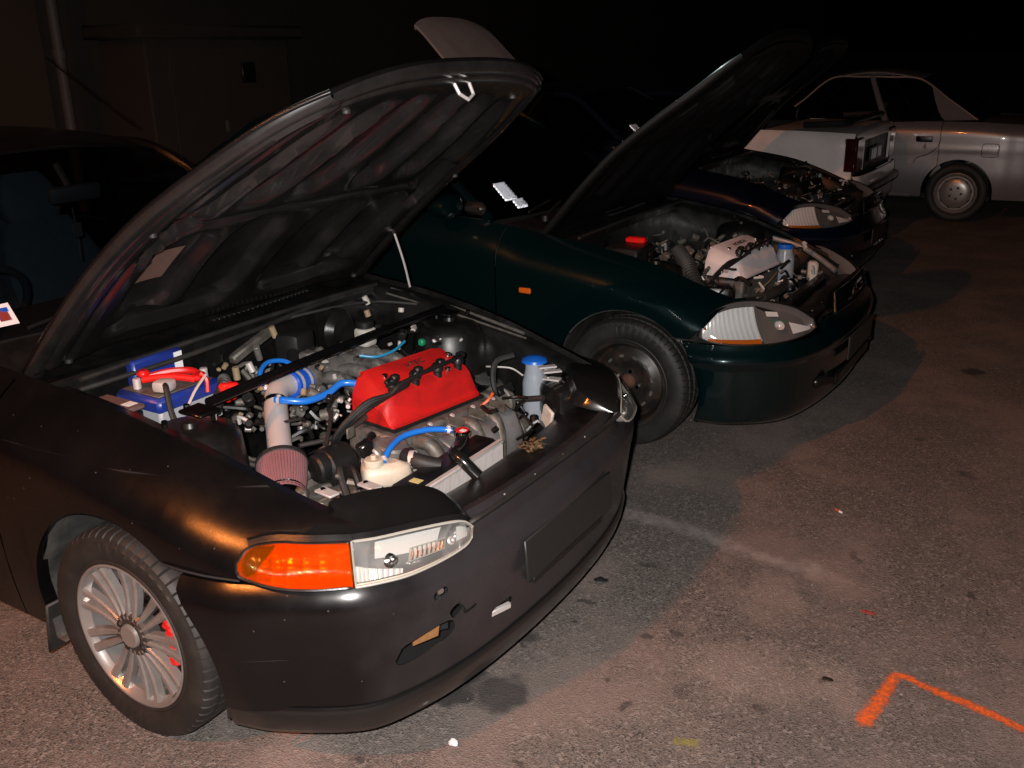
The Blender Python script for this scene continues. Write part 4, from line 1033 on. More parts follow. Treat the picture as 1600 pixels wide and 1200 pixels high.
    for y in np.linspace(-.07, .26, 26):
        rows.append([(.425 + .05 * (y + .07) + .006 * sin(y * 60), y, .635), (.465 + .05 * (y + .07) + .006 * sin(y * 60), y, .615), (.49 + .05 * (y + .07), y, .56), (.50 + .04 * (y + .07), y, .46)])
    MB().grid(np.array(rows)).build('heat_shield', 'heat_shield', R, solid=.003)
    MB().tube([(.36, .10, .60), (.42, .19, .66), (.44, .20, .69)], .005, 6).build('dipstick', 'orange_plastic', R)
    # ---- intake manifold, throttle, pipe and filter
    b = MB().tube([(-.085, -.03, .715), (-.08, .25, .715)], .046, 18, smooth=False); b.cyl((-.083, .26, .715), .042, .03, (0, 1, 0)); b.box((-.085, .10, .765), (.04, .12, .012), .004)
    for k in range(4):
        y = -.02 + k * .083; b.tube([(-.07, y, .71), (.02, y, .735), (.10, y + .015, .70), (.19, y + .03, .62)], .021, 10)
    b.build('intake_manifold', 'cast_alloy', R)
    b = MB().cyl((-.055, -.062, .735), .040, .055, (.15, 1, 0), 20); b.box((-.06, -.05, .79), (.045, .045, .05), .006); b.cyl((-.02, -.07, .70), .022, .05, (1, 0, 0)); b.build('throttle_body', 'cast_alloy', R)
    cpx = MB().tube([(-.042, -.155, .743), (-.050, -.088, .738)], .0405, 20, smooth=False).build('silicone_coupler', 'silicone_blue', R)
    for p in ((-.044, -.138, .742), (-.0485, -.100, .739)):
        MB().lathe([(.0415, -.005), (.0425, -.005), (.0425, .005), (.0415, .005)], p, (-.1, 1, -.06), 22).build('hose_clamp', 'zinc', cpx)
    MB().tube([(-.047, -.12, .740), (-.046, -.170, .745), (-.036, -.212, .740), (.0, -.258, .718), (.075, -.330, .676), (.158, -.408, .632)], .0335, 20, m=40).build('intake_pipe', 'pipe_alloy', R)
    MB().lathe([(.0355, -.008), (.0375, -.008), (.0375, .008), (.0355, .008)], (-.004, -.254, .720), (.55, -.58, -.33), 22).build('pipe_clamp', 'chrome', R)
    ax = Vector((.64, -.62, -.42)).normalized(); c0 = Vector((.148, -.398, .637))
    rows = []
    q3 = Vector((0, 0, 1)).rotation_difference(ax).to_matrix()
    for k in range(144):
        a = 2 * pi * k / 144; row = []
        for h, r in ((.010, .060), (.018, .068), (.020, .066), (.045, .065), (.085, .060), (.118, .052), (.120, .056), (.130, .054)):
            rr = r * (.955 if (k % 3 == 0 and .019 < h < .119) else 1)
            row.append(tuple(c0 + q3 @ Vector((rr * cos(a), rr * sin(a), h))))
        rows.append(row)
    fl = MB().grid(np.array(rows), cu=True).build('air_filter', 'filter_red', R, angle=20)
    MB().lathe([(0, .134), (.030, .134), (.040, .128), (.053, .130), (.0555, .124), (.0555, .114)], c0, ax, 32).build('end_cap', 'chrome', fl)
    MB().lathe([(.034, .0), (.050, .002), (.069, .008), (.070, .020), (.067, .022)], c0, ax, 36).build('filter_flange', 'rubber', fl)
    MB().lathe([(.036, -.02), (.038, -.02), (.038, -.006), (.036, -.006)], c0, ax, 22).build('hose_clamp', 'chrome', fl)
    # ---- blue hoses
    MB().tube([(.028, -.283, .752), (.06, -.275, .752), (.10, -.235, .745), (.115, -.165, .748), (.12, -.11, .762), (.16, -.08, .757), (.205, -.06, .742)], .0105, 10).build('breather_hose', 'hose_blue', R)
    MB().tube([(-.055, -.235, .75), (-.085, -.225, .79), (-.105, -.175, .808), (-.095, -.12, .800), (-.075, -.09, .775)], .007, 8).build('vacuum_hose', 'hose_blue', R)
    MB().tube([(.418, -.302, .652), (.405, -.255, .672), (.40, -.19, .682), (.425, -.125, .682), (.455, -.085, .676), (.478, -.070, .672)], .0085, 10).build('overflow_hose', 'hose_blue', R)
    MB().tube([(.02, .09, .775), (.06, .125, .768), (.075, .19, .772), (.07, .255, .785)], .0045, 8).build('vacuum_hose', 'wire_blue', R)
    for p_, ax_, r_ in (((.040, -.281, .752), (.9, .3, 0), .0115), ((.195, -.063, .745), (.9, .35, -.3), .0115), ((.416, -.296, .655), (-.3, .6, .5), .0095), ((.470, -.076, .673), (.8, .5, -.2), .0095), ((-.058, -.234, .755), (-.5, .1, .8), .008)):
        MB().lathe([(r_ * .98, -.004), (r_ * 1.12, -.004), (r_ * 1.12, .004), (r_ * .98, .004)], p_, ax_, 14).box(Vector(p_) + Vector((0, 0, r_ * 1.1)), (.010, .008, .007), .001).build('hose_clamp', 'zinc', R)
    MB().box((.105, .30, .775), (.02, .02, .022), .004).build('connector', 'green_plastic', R)
    # ---- strut bar
    b = MB().tube([(.036, -.52, .820), (.030, -.25, .825), (.026, .0, .826), (.024, .27, .825), (.02, .54, .820)], .0145, 14); sb = b.build('strut_bar', 'black_satin', R)
    for s in (-1, 1): MB().box((.028, s * .545, .806), (.085, .07, .010), .004).build('bar_mount', 'black_satin', sb)
    # ---- battery, terminals, fuse box
    bt = MB().box((-.235, -.425, .735), (.175, .215, .11), .008).build('battery', 'battery_grey', R)
    MB().box((-.235, -.425, .775), (.182, .222, .045), .010).build('battery_lid', 'battery_blue', bt)
    MB().box((-.235, -.425, .799), (.150, .190, .004), .002).build('lid_top', 'dirty_metal', bt)
    MB().box((-.335, -.385, .805), (.035, .175, .11), .008).build('battery_shroud', 'battery_blue', bt)
    MB().box((-.3165, -.318, .825), (.002, .028, .052)).build('sticker', 'paper', bt)
    MB().box((-.185, -.478, .818), (.050, .050, .032), .010, Matrix.Rotation(.3, 4, 'Z'), 2).build('terminal_cover', 'zinc', bt)
    for x, y in ((-.18, -.345), (-.27, -.50)): MB().cyl((x, y, .815), .011, .03, n=12).build('battery_post', 'zinc', bt)
    b = MB()
    b.tube([(-.265, -.485, .822), (-.225, -.455, .828), (-.180, -.425, .826), (-.145, -.405, .820)], .010, 8); b.tube([(-.275, -.465, .822), (-.240, -.415, .830), (-.20, -.375, .828), (-.160, -.370, .820)], .010, 8); b.box((-.155, -.388, .822), (.03, .05, .016), .005, Matrix.Rotation(.5, 4, 'Z'))
    b.tube([(-.145, -.385, .832), (-.13, -.380, .815), (-.125, -.385, .78)], .006, 6); b.box((-.27, -.476, .838), (.03, .03, .02), .006)
    b.build('terminal_clamp', 'clamp_red', bt)
    b = MB().box((-.06, -.365, .800), (.055, .022, .022), .006, Matrix.Rotation(.7, 4, 'Z')).box((-.045, -.385, .785), (.05, .02, .024), .006, Matrix.Rotation(.4, 4, 'Z')).box((-.075, -.345, .790), (.03, .02, .03), .006); b.tube([(-.06, -.37, .80), (-.03, -.40, .775)], .007, 6)
    b.build('cable_connector', 'clamp_red', R)
    MB().tube([(-.18, -.48, .825), (-.15, -.50, .82), (-.125, -.515, .77), (-.10, -.52, .72)], .008, 8).build('battery_cable', 'rubber', R)
    MB().tube([(-.125, -.385, .83), (-.12, -.43, .80), (-.115, -.47, .76)], .004, 6).build('battery_cable', 'zinc', R)
    MB().ribbed([(-.125, -.325, .80), (-.095, -.350, .795), (-.06, -.42, .76), (-.05, -.47, .70)], .016, .0022, 16).build('ribbed_conduit', 'rubber', R)
    fb_ = MB().box((-.235, -.605, .762), (.15, .075, .05), .010).build('fuse_box', 'black_plastic', R)
    MB().box((-.235, -.605, .792), (.155, .080, .014), .004).build('fuse_lid', 'lid_brown', fb_)
    MB().box((-.190, -.590, .7998), (.030, .030, .001)).build('label_sticker', 'paper', fb_)
    # ---- reservoir, bottles, firewall pieces
    rows = []
    for z, k in ((.585, .75), (.60, 1), (.625, 1), (.640, .92), (.650, .55)):
        rows.append([(.405 + k * (.062 * cos(a) + .018 * sin(2 * a)), -.295 + k * .058 * sin(a) + .01 * cos(a), z) for a in np.linspace(0, 2 * pi, 24, endpoint=False)])
    rv = MB().grid(np.array(rows), cv=True); rv.f.append([4 * 24 + i for i in range(24)]); rvo = rv.build('coolant_reservoir', 'reservoir', R, angle=60)
    MB().cyl((.400, -.318, .655), .026, .02, n=20).cyl((.400, -.318, .668), .008, .015).build('reservoir_cap', 'reservoir', rvo)
    wb_ = MB().lathe([(.030, .50), (.040, .55), (.040, .64), (.034, .665), (.030, .685), (.030, .712)], (.425, .475, 0), n=20).build('washer_bottle', 'bottle_plastic', R)
    MB().lathe([(0, .728), (.020, .727), (.040, .718), (.043, .710), (.030, .708)], (.425, .475, 0), n=24).build('filler_cap', 'cap_blue', wb_)
    MB().box((.545, .345, .575), (.055, .012, .085), .004, Matrix.Rotation(-.5, 4, 'Z') @ Matrix.Rotation(.3, 4, 'Y')).build('side_bracket', 'translucent_white', R)
    MB().box((.565, .50, .60), (.14, .22, .13), .03, Matrix.Rotation(-.5, 4, 'Z'), 2).build('lamp_box', 'black_gloss', R)
    for dx in (0, .036):
        MB().box((.475 + dx, .470 - dx * .9, .700), (.022, .060, .006), .001, Matrix.Rotation(-.75, 4, 'Z')).build('lamp_bracket', 'zinc', R)
    MB().tube([(.30, .38, .70), (.32, .42, .69), (.36, .44, .685), (.39, .46, .66)], .003, 6).build('ground_wire', 'zinc', R)
    b = MB().cyl((-.20, .235, .79), .075, .07, (1, 0, 0), 28, .3); b.build('brake_booster', 'bay_black', R)
    mc = MB().box((-.045, .20, .800), (.055, .055, .06), .010, None, 2).build('master_cylinder', 'translucent_white', R)
    MB().cyl((-.045, .20, .842), .030, .024, n=20).build('reservoir_cap', 'black_plastic', mc)
    MB().tube([(-.15, .20, .75), (.0, .20, .75)], .018, 10).build('cylinder_body', 'cast_alloy', mc)
    b = MB().box((-.20, .04, .79), (.09, .11, .10), .02, Matrix.Rotation(.2, 4, 'Z'), 2).tube([(-.17, .0, .78), (-.12, -.05, .74), (-.11, -.07, .66)], .022, 10).tube([(-.16, .05, .77), (-.11, .01, .73), (-.10, -.01, .64)], .022, 10); b.build('heater_valve', 'black_plastic', R)
    MB().box((-.30, -.05, .80), (.03, .18, .03), .006, Matrix.Rotation(.3, 4, 'X')).build('firewall_bracket', 'dirty_metal', R)
    for (x, y, z, h, m) in ((-.27, .02, .83, .05, 'tan_rubber'), (-.22, -.10, .80, .06, 'cast_alloy'), (-.19, -.22, .775, .05, 'tan_rubber'), (-.16, -.30, .77, .05, 'zinc'), (-.15, .34, .83, .03, 'tan_rubber'), (-.22, .42, .85, .04, 'translucent_white'), (-.10, .46, .82, .02, 'translucent_white'), (-.16, -.19, .79, .04, 'zinc')):
        MB().cyl((x, y, z), .0105, h * .8, (random.uniform(-.4, .4), random.uniform(-.4, .4), 1), 12).build('connector', m, R)
    for p, r, m in (([(.30, .62, .75), (.0, .66, .79), (-.3, .66, .83)], .006, 'dirty_metal'), ([(.32, .60, .74), (.0, .63, .78), (-.3, .63, .82)], .004, 'dirty_metal'), ([(.50, .40, .62), (.40, .40, .60), (.36, .34, .64), (.34, .37, .72), (.38, .42, .74)], .010, 'rubber'),
                    ([(.16, -.34, .66), (.20, -.25, .66), (.22, -.14, .68), (.20, -.06, .71)], .007, 'rubber'), ([(-.02, -.45, .66), (.05, -.42, .62), (.09, -.36, .60), (.16, -.30, .57)], .014, 'dirty_metal'), ([(.0, -.50, .68), (.06, -.46, .64), (.10, -.41, .61)], .010, 'rubber'),
                    ([(.28, -.30, .60), (.30, -.34, .62), (.33, -.36, .58), (.36, -.36, .52)], .010, 'rubber'), ([(.30, -.20, .67), (.315, -.26, .65), (.34, -.29, .58)], .012, 'black_gloss'), ([(.35, -.36, .62), (.38, -.38, .66), (.42, -.40, .62)], .010, 'black_plastic'),
                    ([(-.35, -.62, .82), (-.30, -.30, .835), (-.30, .0, .845), (-.33, .3, .85), (-.34, .6, .84)], .008, 'rubber'), ([(-.33, .1, .84), (-.25, .3, .85), (-.2, .45, .84), (-.1, .55, .82)], .006, 'rubber'), ([(.12, -.20, .63), (.17, -.24, .62), (.20, -.30, .60), (.19, -.38, .58)], .014, 'dirty_metal'), ([(.22, -.30, .66), (.17, -.22, .70), (.10, -.15, .70), (.05, -.05, .70)], .006, 'rubber')):
        MB().tube(p, r, 8).build('hose', m, R)
    MB().box((.325, -.255, .635), (.03, .045, .09), .006, Matrix.Rotation(.3, 4, 'X') @ Matrix.Rotation(-.3, 4, 'Z')).build('ignition_coil', 'black_gloss', R)
    MB().box((.262, -.245, .685), (.006, .032, .03), .002).build('cover_plate', 'dirty_metal', R)
    b = MB().cyl((.235, -.285, .60), .055, .09, (.2, 1, 0), 22).cyl((.23, -.34, .61), .04, .04, (.2, 1, 0), 20); b.build('distributor', 'black_plastic', R)
    b = MB().box((.24, -.34, .47), (.24, .20, .16), .03, None, 2).cyl((.14, -.34, .54), .06, .10, (0, 1, .3), 20).cyl((.34, -.40, .50), .05, .12, (1, 0, .3), 20); b.build('gearbox', 'dirty_metal', R)
    b = MB().cyl((.43, .20, .50), .05, .13, (0, 1, 0), 22).cyl((.42, .34, .52), .055, .05, (0, 1, 0), 22); b.build('alternator', 'dirty_metal', R)
    b = MB().cyl((.36, .36, .60), .055, .03, (0, 1, 0), 24).cyl((.27, .36, .52), .07, .03, (0, 1, 0), 24).cyl((.33, .34, .60), .035, .06, (0, 1, 0), 20); b.build('drive_pulley', 'dirty_metal', R)
    clutter(R, 'fittings', 'dirty_metal', 11, 90, (-.36, -.32, .60, .12, .30, .76), (.012, .038), .35)
    clutter(R, 'fittings', 'black_plastic', 12, 70, (-.36, -.45, .60, .20, .40, .77), (.012, .04), .7)
    clutter(R, 'fittings', 'cast_alloy', 13, 46, (-.12, -.28, .60, .18, .28, .70), (.012, .035), .2)
    clutter(R, 'fittings', 'dirty_metal', 14, 60, (.15, -.46, .50, .48, -.16, .62), (.014, .045), .4)
    clutter(R, 'fittings', 'bay_black', 15, 60, (.10, .10, .50, .52, .52, .66), (.014, .045), .6)
    clutter(R, 'fittings', 'tan_rubber', 16, 16, (-.34, -.30, .66, .10, .50, .80), (.008, .02), .3)
    clutter(R, 'fittings', 'zinc', 17, 34, (-.34, -.32, .64, .20, .48, .78), (.006, .016), .3)
    # ---- cabin and shell
    g = dict(wb=(-.56, -.72, .93, .905, .70), wt=(-1.30, -1.37, 1.36, 1.31, .55), rb=(-2.45, -2.40, 1.37, 1.32, .53), rr=(-3.20, -3.10, .99, .96, .66), yb=.775, zb=.945, bp=(.50,), crown=.055)
    ws = greenhouse(R, g, 'black_satin')
    cabin(R, S)
    MB().box((-1.18, .02, 1.215), (.03, .20, .06), .015, Matrix.Rotation(.25, 4, 'Y'), 2).tube([(-1.20, .02, 1.22), (-1.26, .02, 1.31)], .012, 6).build('rear_view_mirror', 'interior', R)
    MB().tube([(-1.16, -.012, 1.17), (-1.165, -.004, 1.08), (-1.16, -.010, .98)], .003, 6).box((-1.16, -.005, 1.09), (.004, .035, .05), .001).build('mirror_pendant', 'interior', R)
    st = MB().grid(ws(.10, -.86, .13, .10)).build('permit_sticker', 'paper', R)
    for t_, v_, w_, h_, m_ in ((.105, -.875, .05, .05, 'silicone_blue'), (.095, -.835, .04, .05, 'red_mark'), (.12, -.825, .03, .02, 'silicone_blue')):
        MB().grid(ws(t_, v_, w_, h_) + [.002, 0, .002]).build('sticker_print', m_, st)
    b = MB(); rows = [[(-3.30 + .03 * (y / .7) ** 2 * -1, y, z) for z in (.3, .5, .75, .95)] for y in np.linspace(-.72, .72, 12)]; b.grid(np.array(rows)); b.build('tailgate', 'black_satin', R)
    bumper('rear_bumper', 'black_satin', R, [(2.92, -.84), (3.2, -.80), (3.36, -.62), (3.42, 0)], [(.2, -.02), (.3, .01), (.5, .02), (.58, 0)], .22, lambda y: .58, None, nz=10, ns=50, fx=-1)
    MB().tube([(-1.43, .50, 1.405), (-1.68, .50, 1.528), (-1.93, .50, 1.668)], .0035, 6, smooth=False).build('antenna', 'chrome', R)
    # wheels
    wheel(R, (0, -.742, .288), -1, 'alloy', steer=0.); wheel(R, (0, .742, .288), 1, 'alloy')
    wheel(R, (-2.57, -.742, .288), -1, 'alloy'); wheel(R, (-2.57, .742, .288), 1, 'alloy')
    return R
BLACK = black_car()

# dry leaves caught in the nose of the black car
def leaves():
    rs = random.Random(5); b = MB()
    for i in range(60):
        c = Vector((.645 + rs.uniform(-.026, .026), .085 + rs.uniform(-.040, .040), .598 + rs.uniform(0, .016))); s = rs.uniform(.007, .015)
        Mx = Matrix.Translation(c) @ Matrix.Rotation(rs.uniform(0, 6.3), 4, 'Z') @ Matrix.Rotation(rs.uniform(-.9, .9), 4, 'X') @ Matrix.Rotation(rs.uniform(-.7, .7), 4, 'Y')
        pts = [(-1, 0, 0), (-.4, .38, .12), (.35, .34, .10), (1, 0, -.05), (.35, -.34, .14), (-.4, -.38, .1)]
        b.face([Mx @ (Vector(p) * s) for p in pts])
    o = b.build('leaf_litter', 'leaf_brown', solid=.0008); tag(o, 'clump of dry brown leaves caught behind the black bumper', 'leaves', kind='stuff')
leaves()

# ------------------------------------------------------------------ the two dark saloons with round-ended headlamps
def dark_car(name, loc, paint, label, detail=True, hood_angle=57.0):
    R = root(name, loc, 0, label, 'car', 'cars parked with bonnets open')
    S = Spec()
    S.ztop = interp([(-3.45, .93), (-2.9, .97), (-2.0, .975), (-1.2, .955), (-.75, .93), (-.5, .885), (-.2, .845), (0, .808), (.2, .745), (.35, .690), (.5, .645), (.7, .60)])
    S.ytop = interp([(-3.45, .66), (-2.6, .75), (-.9, .765), (-.62, .73), (-.5, .70), (0, .685), (.3, .66), (.45, .62), (.6, .57), (.7, .52)])
    S.hw = interp([(-3.45, .74), (-3.0, .81), (-2.5, .848), (-1.5, .85), (0, .850), (.22, .850), (.30, .846), (.38, .835), (.46, .81), (.54, .77), (.62, .70), (.7, .58)])
    S.arches = [(0, .335, .285), (-2.62, .33, .285)]
    S.zlow = lambda x: .53 + .045 * smooth(.28, .33, x) + .085 * smooth(.33, .40, x) if x > .2 else .20
    S.yat = default_yat(h=.15, p=2.2, tuck=.028, crease=lambda x: .66, cd=.004)
    for s in (-1, 1):
        f = side_panel(S, 'fender', paint, R, -.642, .44, s)
        MB().box((-.488, s * .853, .652), (.062, .010, .026), .004).build('side_marker', 'marker_amber', f)
        d = side_panel(S, 'door', paint, R, -1.66, -.648, s)
        MB().box((-1.5, s * .85, .80), (.16, .02, .045), .012).build('door_handle', paint, d)
        side_panel(S, 'quarter_panel', paint, R, -3.45, -1.666, s)
        rows = []
        for t in np.linspace(-.3, pi + .3, 36):
            rows.append([(.345 * cos(t), s * y, max(.285 + .345 * sin(t), .17)) for y in (.835, .78, .62, .50)])
        MB().grid(np.array(rows), flip=s > 0).build('arch_liner', 'dusty_plastic', R, solid=.004)
        MB().tube([(.338 * cos(t), s * .838, .285 + .338 * sin(t)) for t in np.linspace(.75, 2.5, 20)], .010, 6, smooth=False).build('arch_lip', 'dusty_plastic', R)
        rows = [[(-2.62 + .335 * cos(t), s * y, max(.18, .285 + .335 * sin(t))) for y in (.83, .6, .5)] for t in np.linspace(-.2, pi + .2, 24)]
        MB().grid(np.array(rows), flip=s > 0).build('arch_liner', 'dusty_plastic', R)
    plan = [(.26, -.848), (.32, -.846), (.43, -.832), (.52, -.79), (.60, -.73), (.665, -.64), (.71, -.50), (.74, -.33), (.755, -.17), (.76, 0)]
    prof = [(.17, -.03), (.20, -.004), (.24, .004), (.34, .012), (.425, .018), (.445, .032), (.462, .036), (.478, .028), (.50, .012), (.53, .0), (.57, -.012)]
    zt = lambda y: .520 + .045 * (1 - smooth(.36, .44, abs(y)))
    bp = bumper('bumper', paint, R, plan, prof, .175, zt, (0, .352, .285), nz=30, ns=130)
    for s in (-1, 1):
        MB().tube([(.205, s * .8525, .530), (.27, s * .851, .5305), (.325, s * .846, .531)], .0026, 6).build('panel_seam', 'interior', bp)
        MB().tube([(.350 * cos(t), s * .846, .285 + .350 * sin(t)) for t in np.linspace(-.30, .74, 18)], .007, 8, smooth=False).build('arch_edge', paint, bp)
        MB().box((.748, s * .42, .300), (.03, .13, .05), .012, Matrix.Rotation(s * .42, 4, 'Z')).build('fog_recess', 'bay_black', bp)
    MB().box((.772, 0, .275), (.02, .62, .06), .012).build('lower_grille', 'bay_black', bp)
    MB().box((.800, .0, .40), (.010, .46, .11), .003).build('number_plate', 'plate_black', R)
    # grille frame with slats
    g = MB(); loop = [(.742, -.30, .575), (.757, 0, .572), (.742, .30, .575), (.725, .27, .645), (.74, 0, .652), (.725, -.27, .645), (.742, -.30, .575)]
    g.tube(loop, .009, 8, smooth=False); go = g.build('grille', paint, R)
    MB().grid(np.array([[(.70, y, z) for z in (.57, .65)] for y in np.linspace(-.29, .29, 6)])).build('grille_backing', 'bay_black', go)
    for z in (.595, .62):
        MB().tube([(.738, -.285, z), (.75, 0, z), (.738, .285, z)], .004, 6).build('slat', 'bay_black', go)
    e = MB().tube([(.752, -.022, .632), (.752, -.016, .596)], .003, 6, smooth=False).tube([(.752, .022, .632), (.752, .016, .596)], .003, 6, smooth=False).tube([(.752, -.018, .612), (.752, .018, .612)], .003, 6, smooth=False)
    e.tube([(.752, .034 * cos(t), .614 + .028 * sin(t)) for t in np.linspace(0, 2 * pi, 25)], .003, 6, smooth=False); e.build('emblem', 'chrome', go)
    for s in (-1, 1):
        f = lambda P: [(x, -s * y, z) for x, y, z in P]
        bot = f([(.325, -.838, .545), (.38, -.832, .528), (.47, -.805, .521), (.56, -.755, .520), (.64, -.660, .523), (.69, -.54, .530), (.705, -.455, .540)])
        top = f([(.325, -.830, .560), (.345, -.785, .625), (.39, -.715, .662), (.46, -.635, .670), (.545, -.560, .656), (.625, -.500, .628), (.690, -.450, .578)])
        def inner(o, G, N, s=s):
            for v0, m_ in ((.10, 'marker_amber'),):
                pass
            nu, nv = G.shape[:2]
            def cell(u, v, d): 
                i = u * (nu - 1); j = v * (nv - 1); a, c = int(i), int(j); a2, c2 = min(a + 1, nu - 1), min(c + 1, nv - 1); p_, q_ = i - a, j - c
                return (G[a, c] * (1 - p_) + G[a2, c] * p_) * (1 - q_) + (G[a, c2] * (1 - p_) + G[a2, c2] * p_) * q_ - N * d
            # fluted low-beam reflector filling the outer half
            rows = [[cell(u, v, .010 + .020 * sin(pi * v) + .0022 * abs(sin((u - .10) * 88))) for v in np.linspace(.14, .90, 16)] for u in np.linspace(.10, .54, 120)]
            MB().grid(np.array(rows)).build('low_beam_reflector', 'reflector_fluted', o, angle=20)
            # dark inner half with a small bowl and bright facets
            rows = [[cell(u, v, .030) for v in np.linspace(.10, .90, 8)] for u in np.linspace(.55, .90, 14)]
            MB().grid(np.array(rows)).build('high_beam_backing', 'lamp_dark', o)
            p1 = Vector(cell(.66, .42, .012))
            MB().lathe([(.004, -.012), (.014, -.008), (.020, .002), (.022, .008)], p1, N, 20).build('high_beam_bowl', 'reflector', o)
            rows = [[cell(u, v, .012 - .01 * (u - .74)) for v in (.18, .36, .52 - (u - .74) * 1.2)] for u in np.linspace(.74, .93, 8)]
            MB().grid(np.array(rows)).build('inner_facet', 'reflector_fluted', o)
            MB().grid(np.array([[cell(u, v, .010) for v in (.66, .78)] for u in np.linspace(.60, .68, 4)])).build('inner_facet', 'reflector_fluted', o)
            MB().tube([cell(.60, .56, .006), cell(.72, .50, .006)], .0022, 6).build('bubble_level', 'green_plastic', o)
            rows = [[cell(u, v, .004) for v in (.05, .15)] for u in np.linspace(.14, .52, 20)]
            MB().grid(np.array(rows)).build('amber_strip', 'marker_amber', o)
            for u, v in ((.12, .62), (.16, .80)): MB().cyl(cell(u, v, .006), .006, .006, N, 8).build('amber_dot', 'marker_amber', o)
        lamp_unit(R, 'headlight', bot, top, 'lens_plain', 'lamp_dark', .018, .075, ribs=7, inner=inner, rim='bay_black', rimr=.004)
    zed = interp([(-.56, .905), (-.5, .885), (-.2, .845), (0, .808), (.2, .745), (.35, .690), (.5, .645), (.75, .60)])
    hood, on, patch_on = hood_panel(S, R, paint, 'hood_dark', (-.50, .885), hood_angle, -.50, .70, .69, .50, zed, .030, nu=70, nv=80, hem=False)
    cowl(R, -.40, zc=.875); bay_shell(R, S)
    rows = [[(x, y, z) for x, z in ((.56, .48), (.575, .575), (.62, .585), (.69, .578))] for y in np.linspace(-.44, .44, 16)]
    MB().grid(np.array(rows)).build('radiator_support', 'bay_black', R)
    MB().box((.53, -.02, .575), (.05, .62, .05), .01).build('radiator', 'bay_black', R)
    for s in (-1, 1): MB().box((.40, s * .50, .545), (.12, .14, .05), .02, Matrix.Rotation(s * -.5, 4, 'Z')).build('lamp_box', 'bay_black', R)
    for y in (-.37, -.2, .0, .2, .37): MB().cyl((.66, y, .59), .007, .008, n=8).build('bolt', 'chrome', R)
    if detail:
        cover, M = valve_cover(R, .225, .0, rad(-6), 'cover_white', 'HONDA', 'white painted valve cover with black plug leads', L=.44)
        b = MB().box((.225, 0, .59), (.20, .42, .12), .01, Matrix.Rotation(rad(-6), 4, 'Z')).box((.24, 0, .45), (.24, .42, .2), .02); b.build('cylinder_head', 'dirty_metal', R)
        MB().tube([(.26, .20, .58), (.27, .215, .70), (.272, .216, .745)], .003, 6).tube([(.272, .216 + .014 * cos(t), .762 + .018 * sin(t)) for t in np.linspace(0, 2 * pi, 17)], .004, 6, smooth=False).build('dipstick', 'orange_plastic', R)
        wb_ = MB().lathe([(.04, .52), (.048, .56), (.048, .66), (.036, .70), (.036, .715)], (.34, .31, 0), n=20).build('washer_bottle', 'bottle_plastic', R)
        MB().lathe([(0, .735), (.034, .733), (.040, .722), (.038, .712)], (.34, .31, 0), n=20).build('filler_cap', 'cap_blue', wb_)
        MB().box((.47, .36, .60), (.05, .05, .10), .01, Matrix.Rotation(.4, 4, 'Z')).build('side_bracket', 'translucent_white', R)
        MB().tube([(.20, .56, .71), (.34, .56, .68), (.45, .52, .64), (.56, .46, .59)], .014, 8).build('wire_loom', 'heat_shield', R)
        MB().tube([(.42, -.30, .60), (.45, -.20, .61), (.46, -.06, .62), (.42, .05, .615)], .022, 10).build('radiator_hose', 'rubber', R)
        MB().tube([(.38, -.26, .615), (.40, -.15, .64), (.39, .0, .65), (.37, .10, .64)], .004, 6).build('hose', 'tan_rubber', R)
        MB().cyl((.47, -.05, .615), .030, .035, (0, 1, 0), 18).build('hose_clamp', 'chrome', R)
        MB().ribbed([(-.02, -.22, .76), (.05, -.30, .73), (.12, -.40, .69), (.20, -.47, .62)], .034, .004, 22).build('intake_duct', 'rubber', R)
        MB().box((.22, -.36, .60), (.18, .16, .12), .03, Matrix.Rotation(.3, 4, 'Z'), 2).build('fuse_box', 'bay_black', R)
        b = MB().box((-.20, -.38, .76), (.17, .20, .08), .01); b.build('battery', 'black_plastic', R)
        MB().box((-.20, -.30, .81), (.10, .05, .03), .01).build('terminal_cover', 'clamp_red', R)
        MB().tube([(.08, -.12 + .06 * cos(t), .74 + .05 * sin(t)) for t in np.linspace(0, 2 * pi, 25)], .003, 6, smooth=False).build('hose', 'rubber', R)
        clutter(R, 'fittings', 'dirty_metal', 21, 70, (-.30, -.4, .60, .14, .40, .77), (.012, .035), .4)
        clutter(R, 'fittings', 'black_plastic', 22, 70, (-.32, -.5, .60, .40, .50, .72), (.012, .035), .7)
        clutter(R, 'fittings', 'zinc', 23, 40, (-.3, -.46, .60, .50, .46, .70), (.005, .014), .4)
        clutter(R, 'fittings', 'dirty_metal', 24, 40, (.30, -.40, .52, .52, .40, .60), (.012, .03), .4)
    else:
        valve_cover(R, .225, .0, rad(-6), 'bay_black', None, L=.44)
        MB().box((.28, .22, .74), (.05, .07, .05), .01).build('filler_neck', 'translucent_white', R)
        clutter(R, 'fittings', 'dirty_metal', 31, 60, (-.30, -.46, .60, .50, .46, .74), (.012, .035), .4)
        clutter(R, 'fittings', 'chrome', 32, 16, (-.30, -.46, .62, .55, .46, .74), (.005, .012), .4)
        clutter(R, 'fittings', 'zinc', 33, 20, (.10, -.40, .60, .50, .40, .72), (.008, .022), .4)
    g = dict(wb=(-.58, -.76, .94, .92, .70), wt=(-1.30, -1.38, 1.375, 1.33, .55), rb=(-2.40, -2.34, 1.375, 1.33, .53), rr=(-3.02, -2.92, 1.02, .99, .66), yb=.765, zb=.955, bp=(.46,), crown=.045)
    on_ws = greenhouse(R, g, paint, 'window_dark'); cabin(R, S)
    rows = [[(x, y, z - .03 * (y / .7) ** 2) for x, z in ((-2.98, 1.0), (-3.2, 1.0), (-3.44, .985), (-3.47, .93), (-3.46, .6))] for y in np.linspace(-.68, .68, 12)]
    MB().grid(np.array(rows)).build('boot_lid', paint, R)
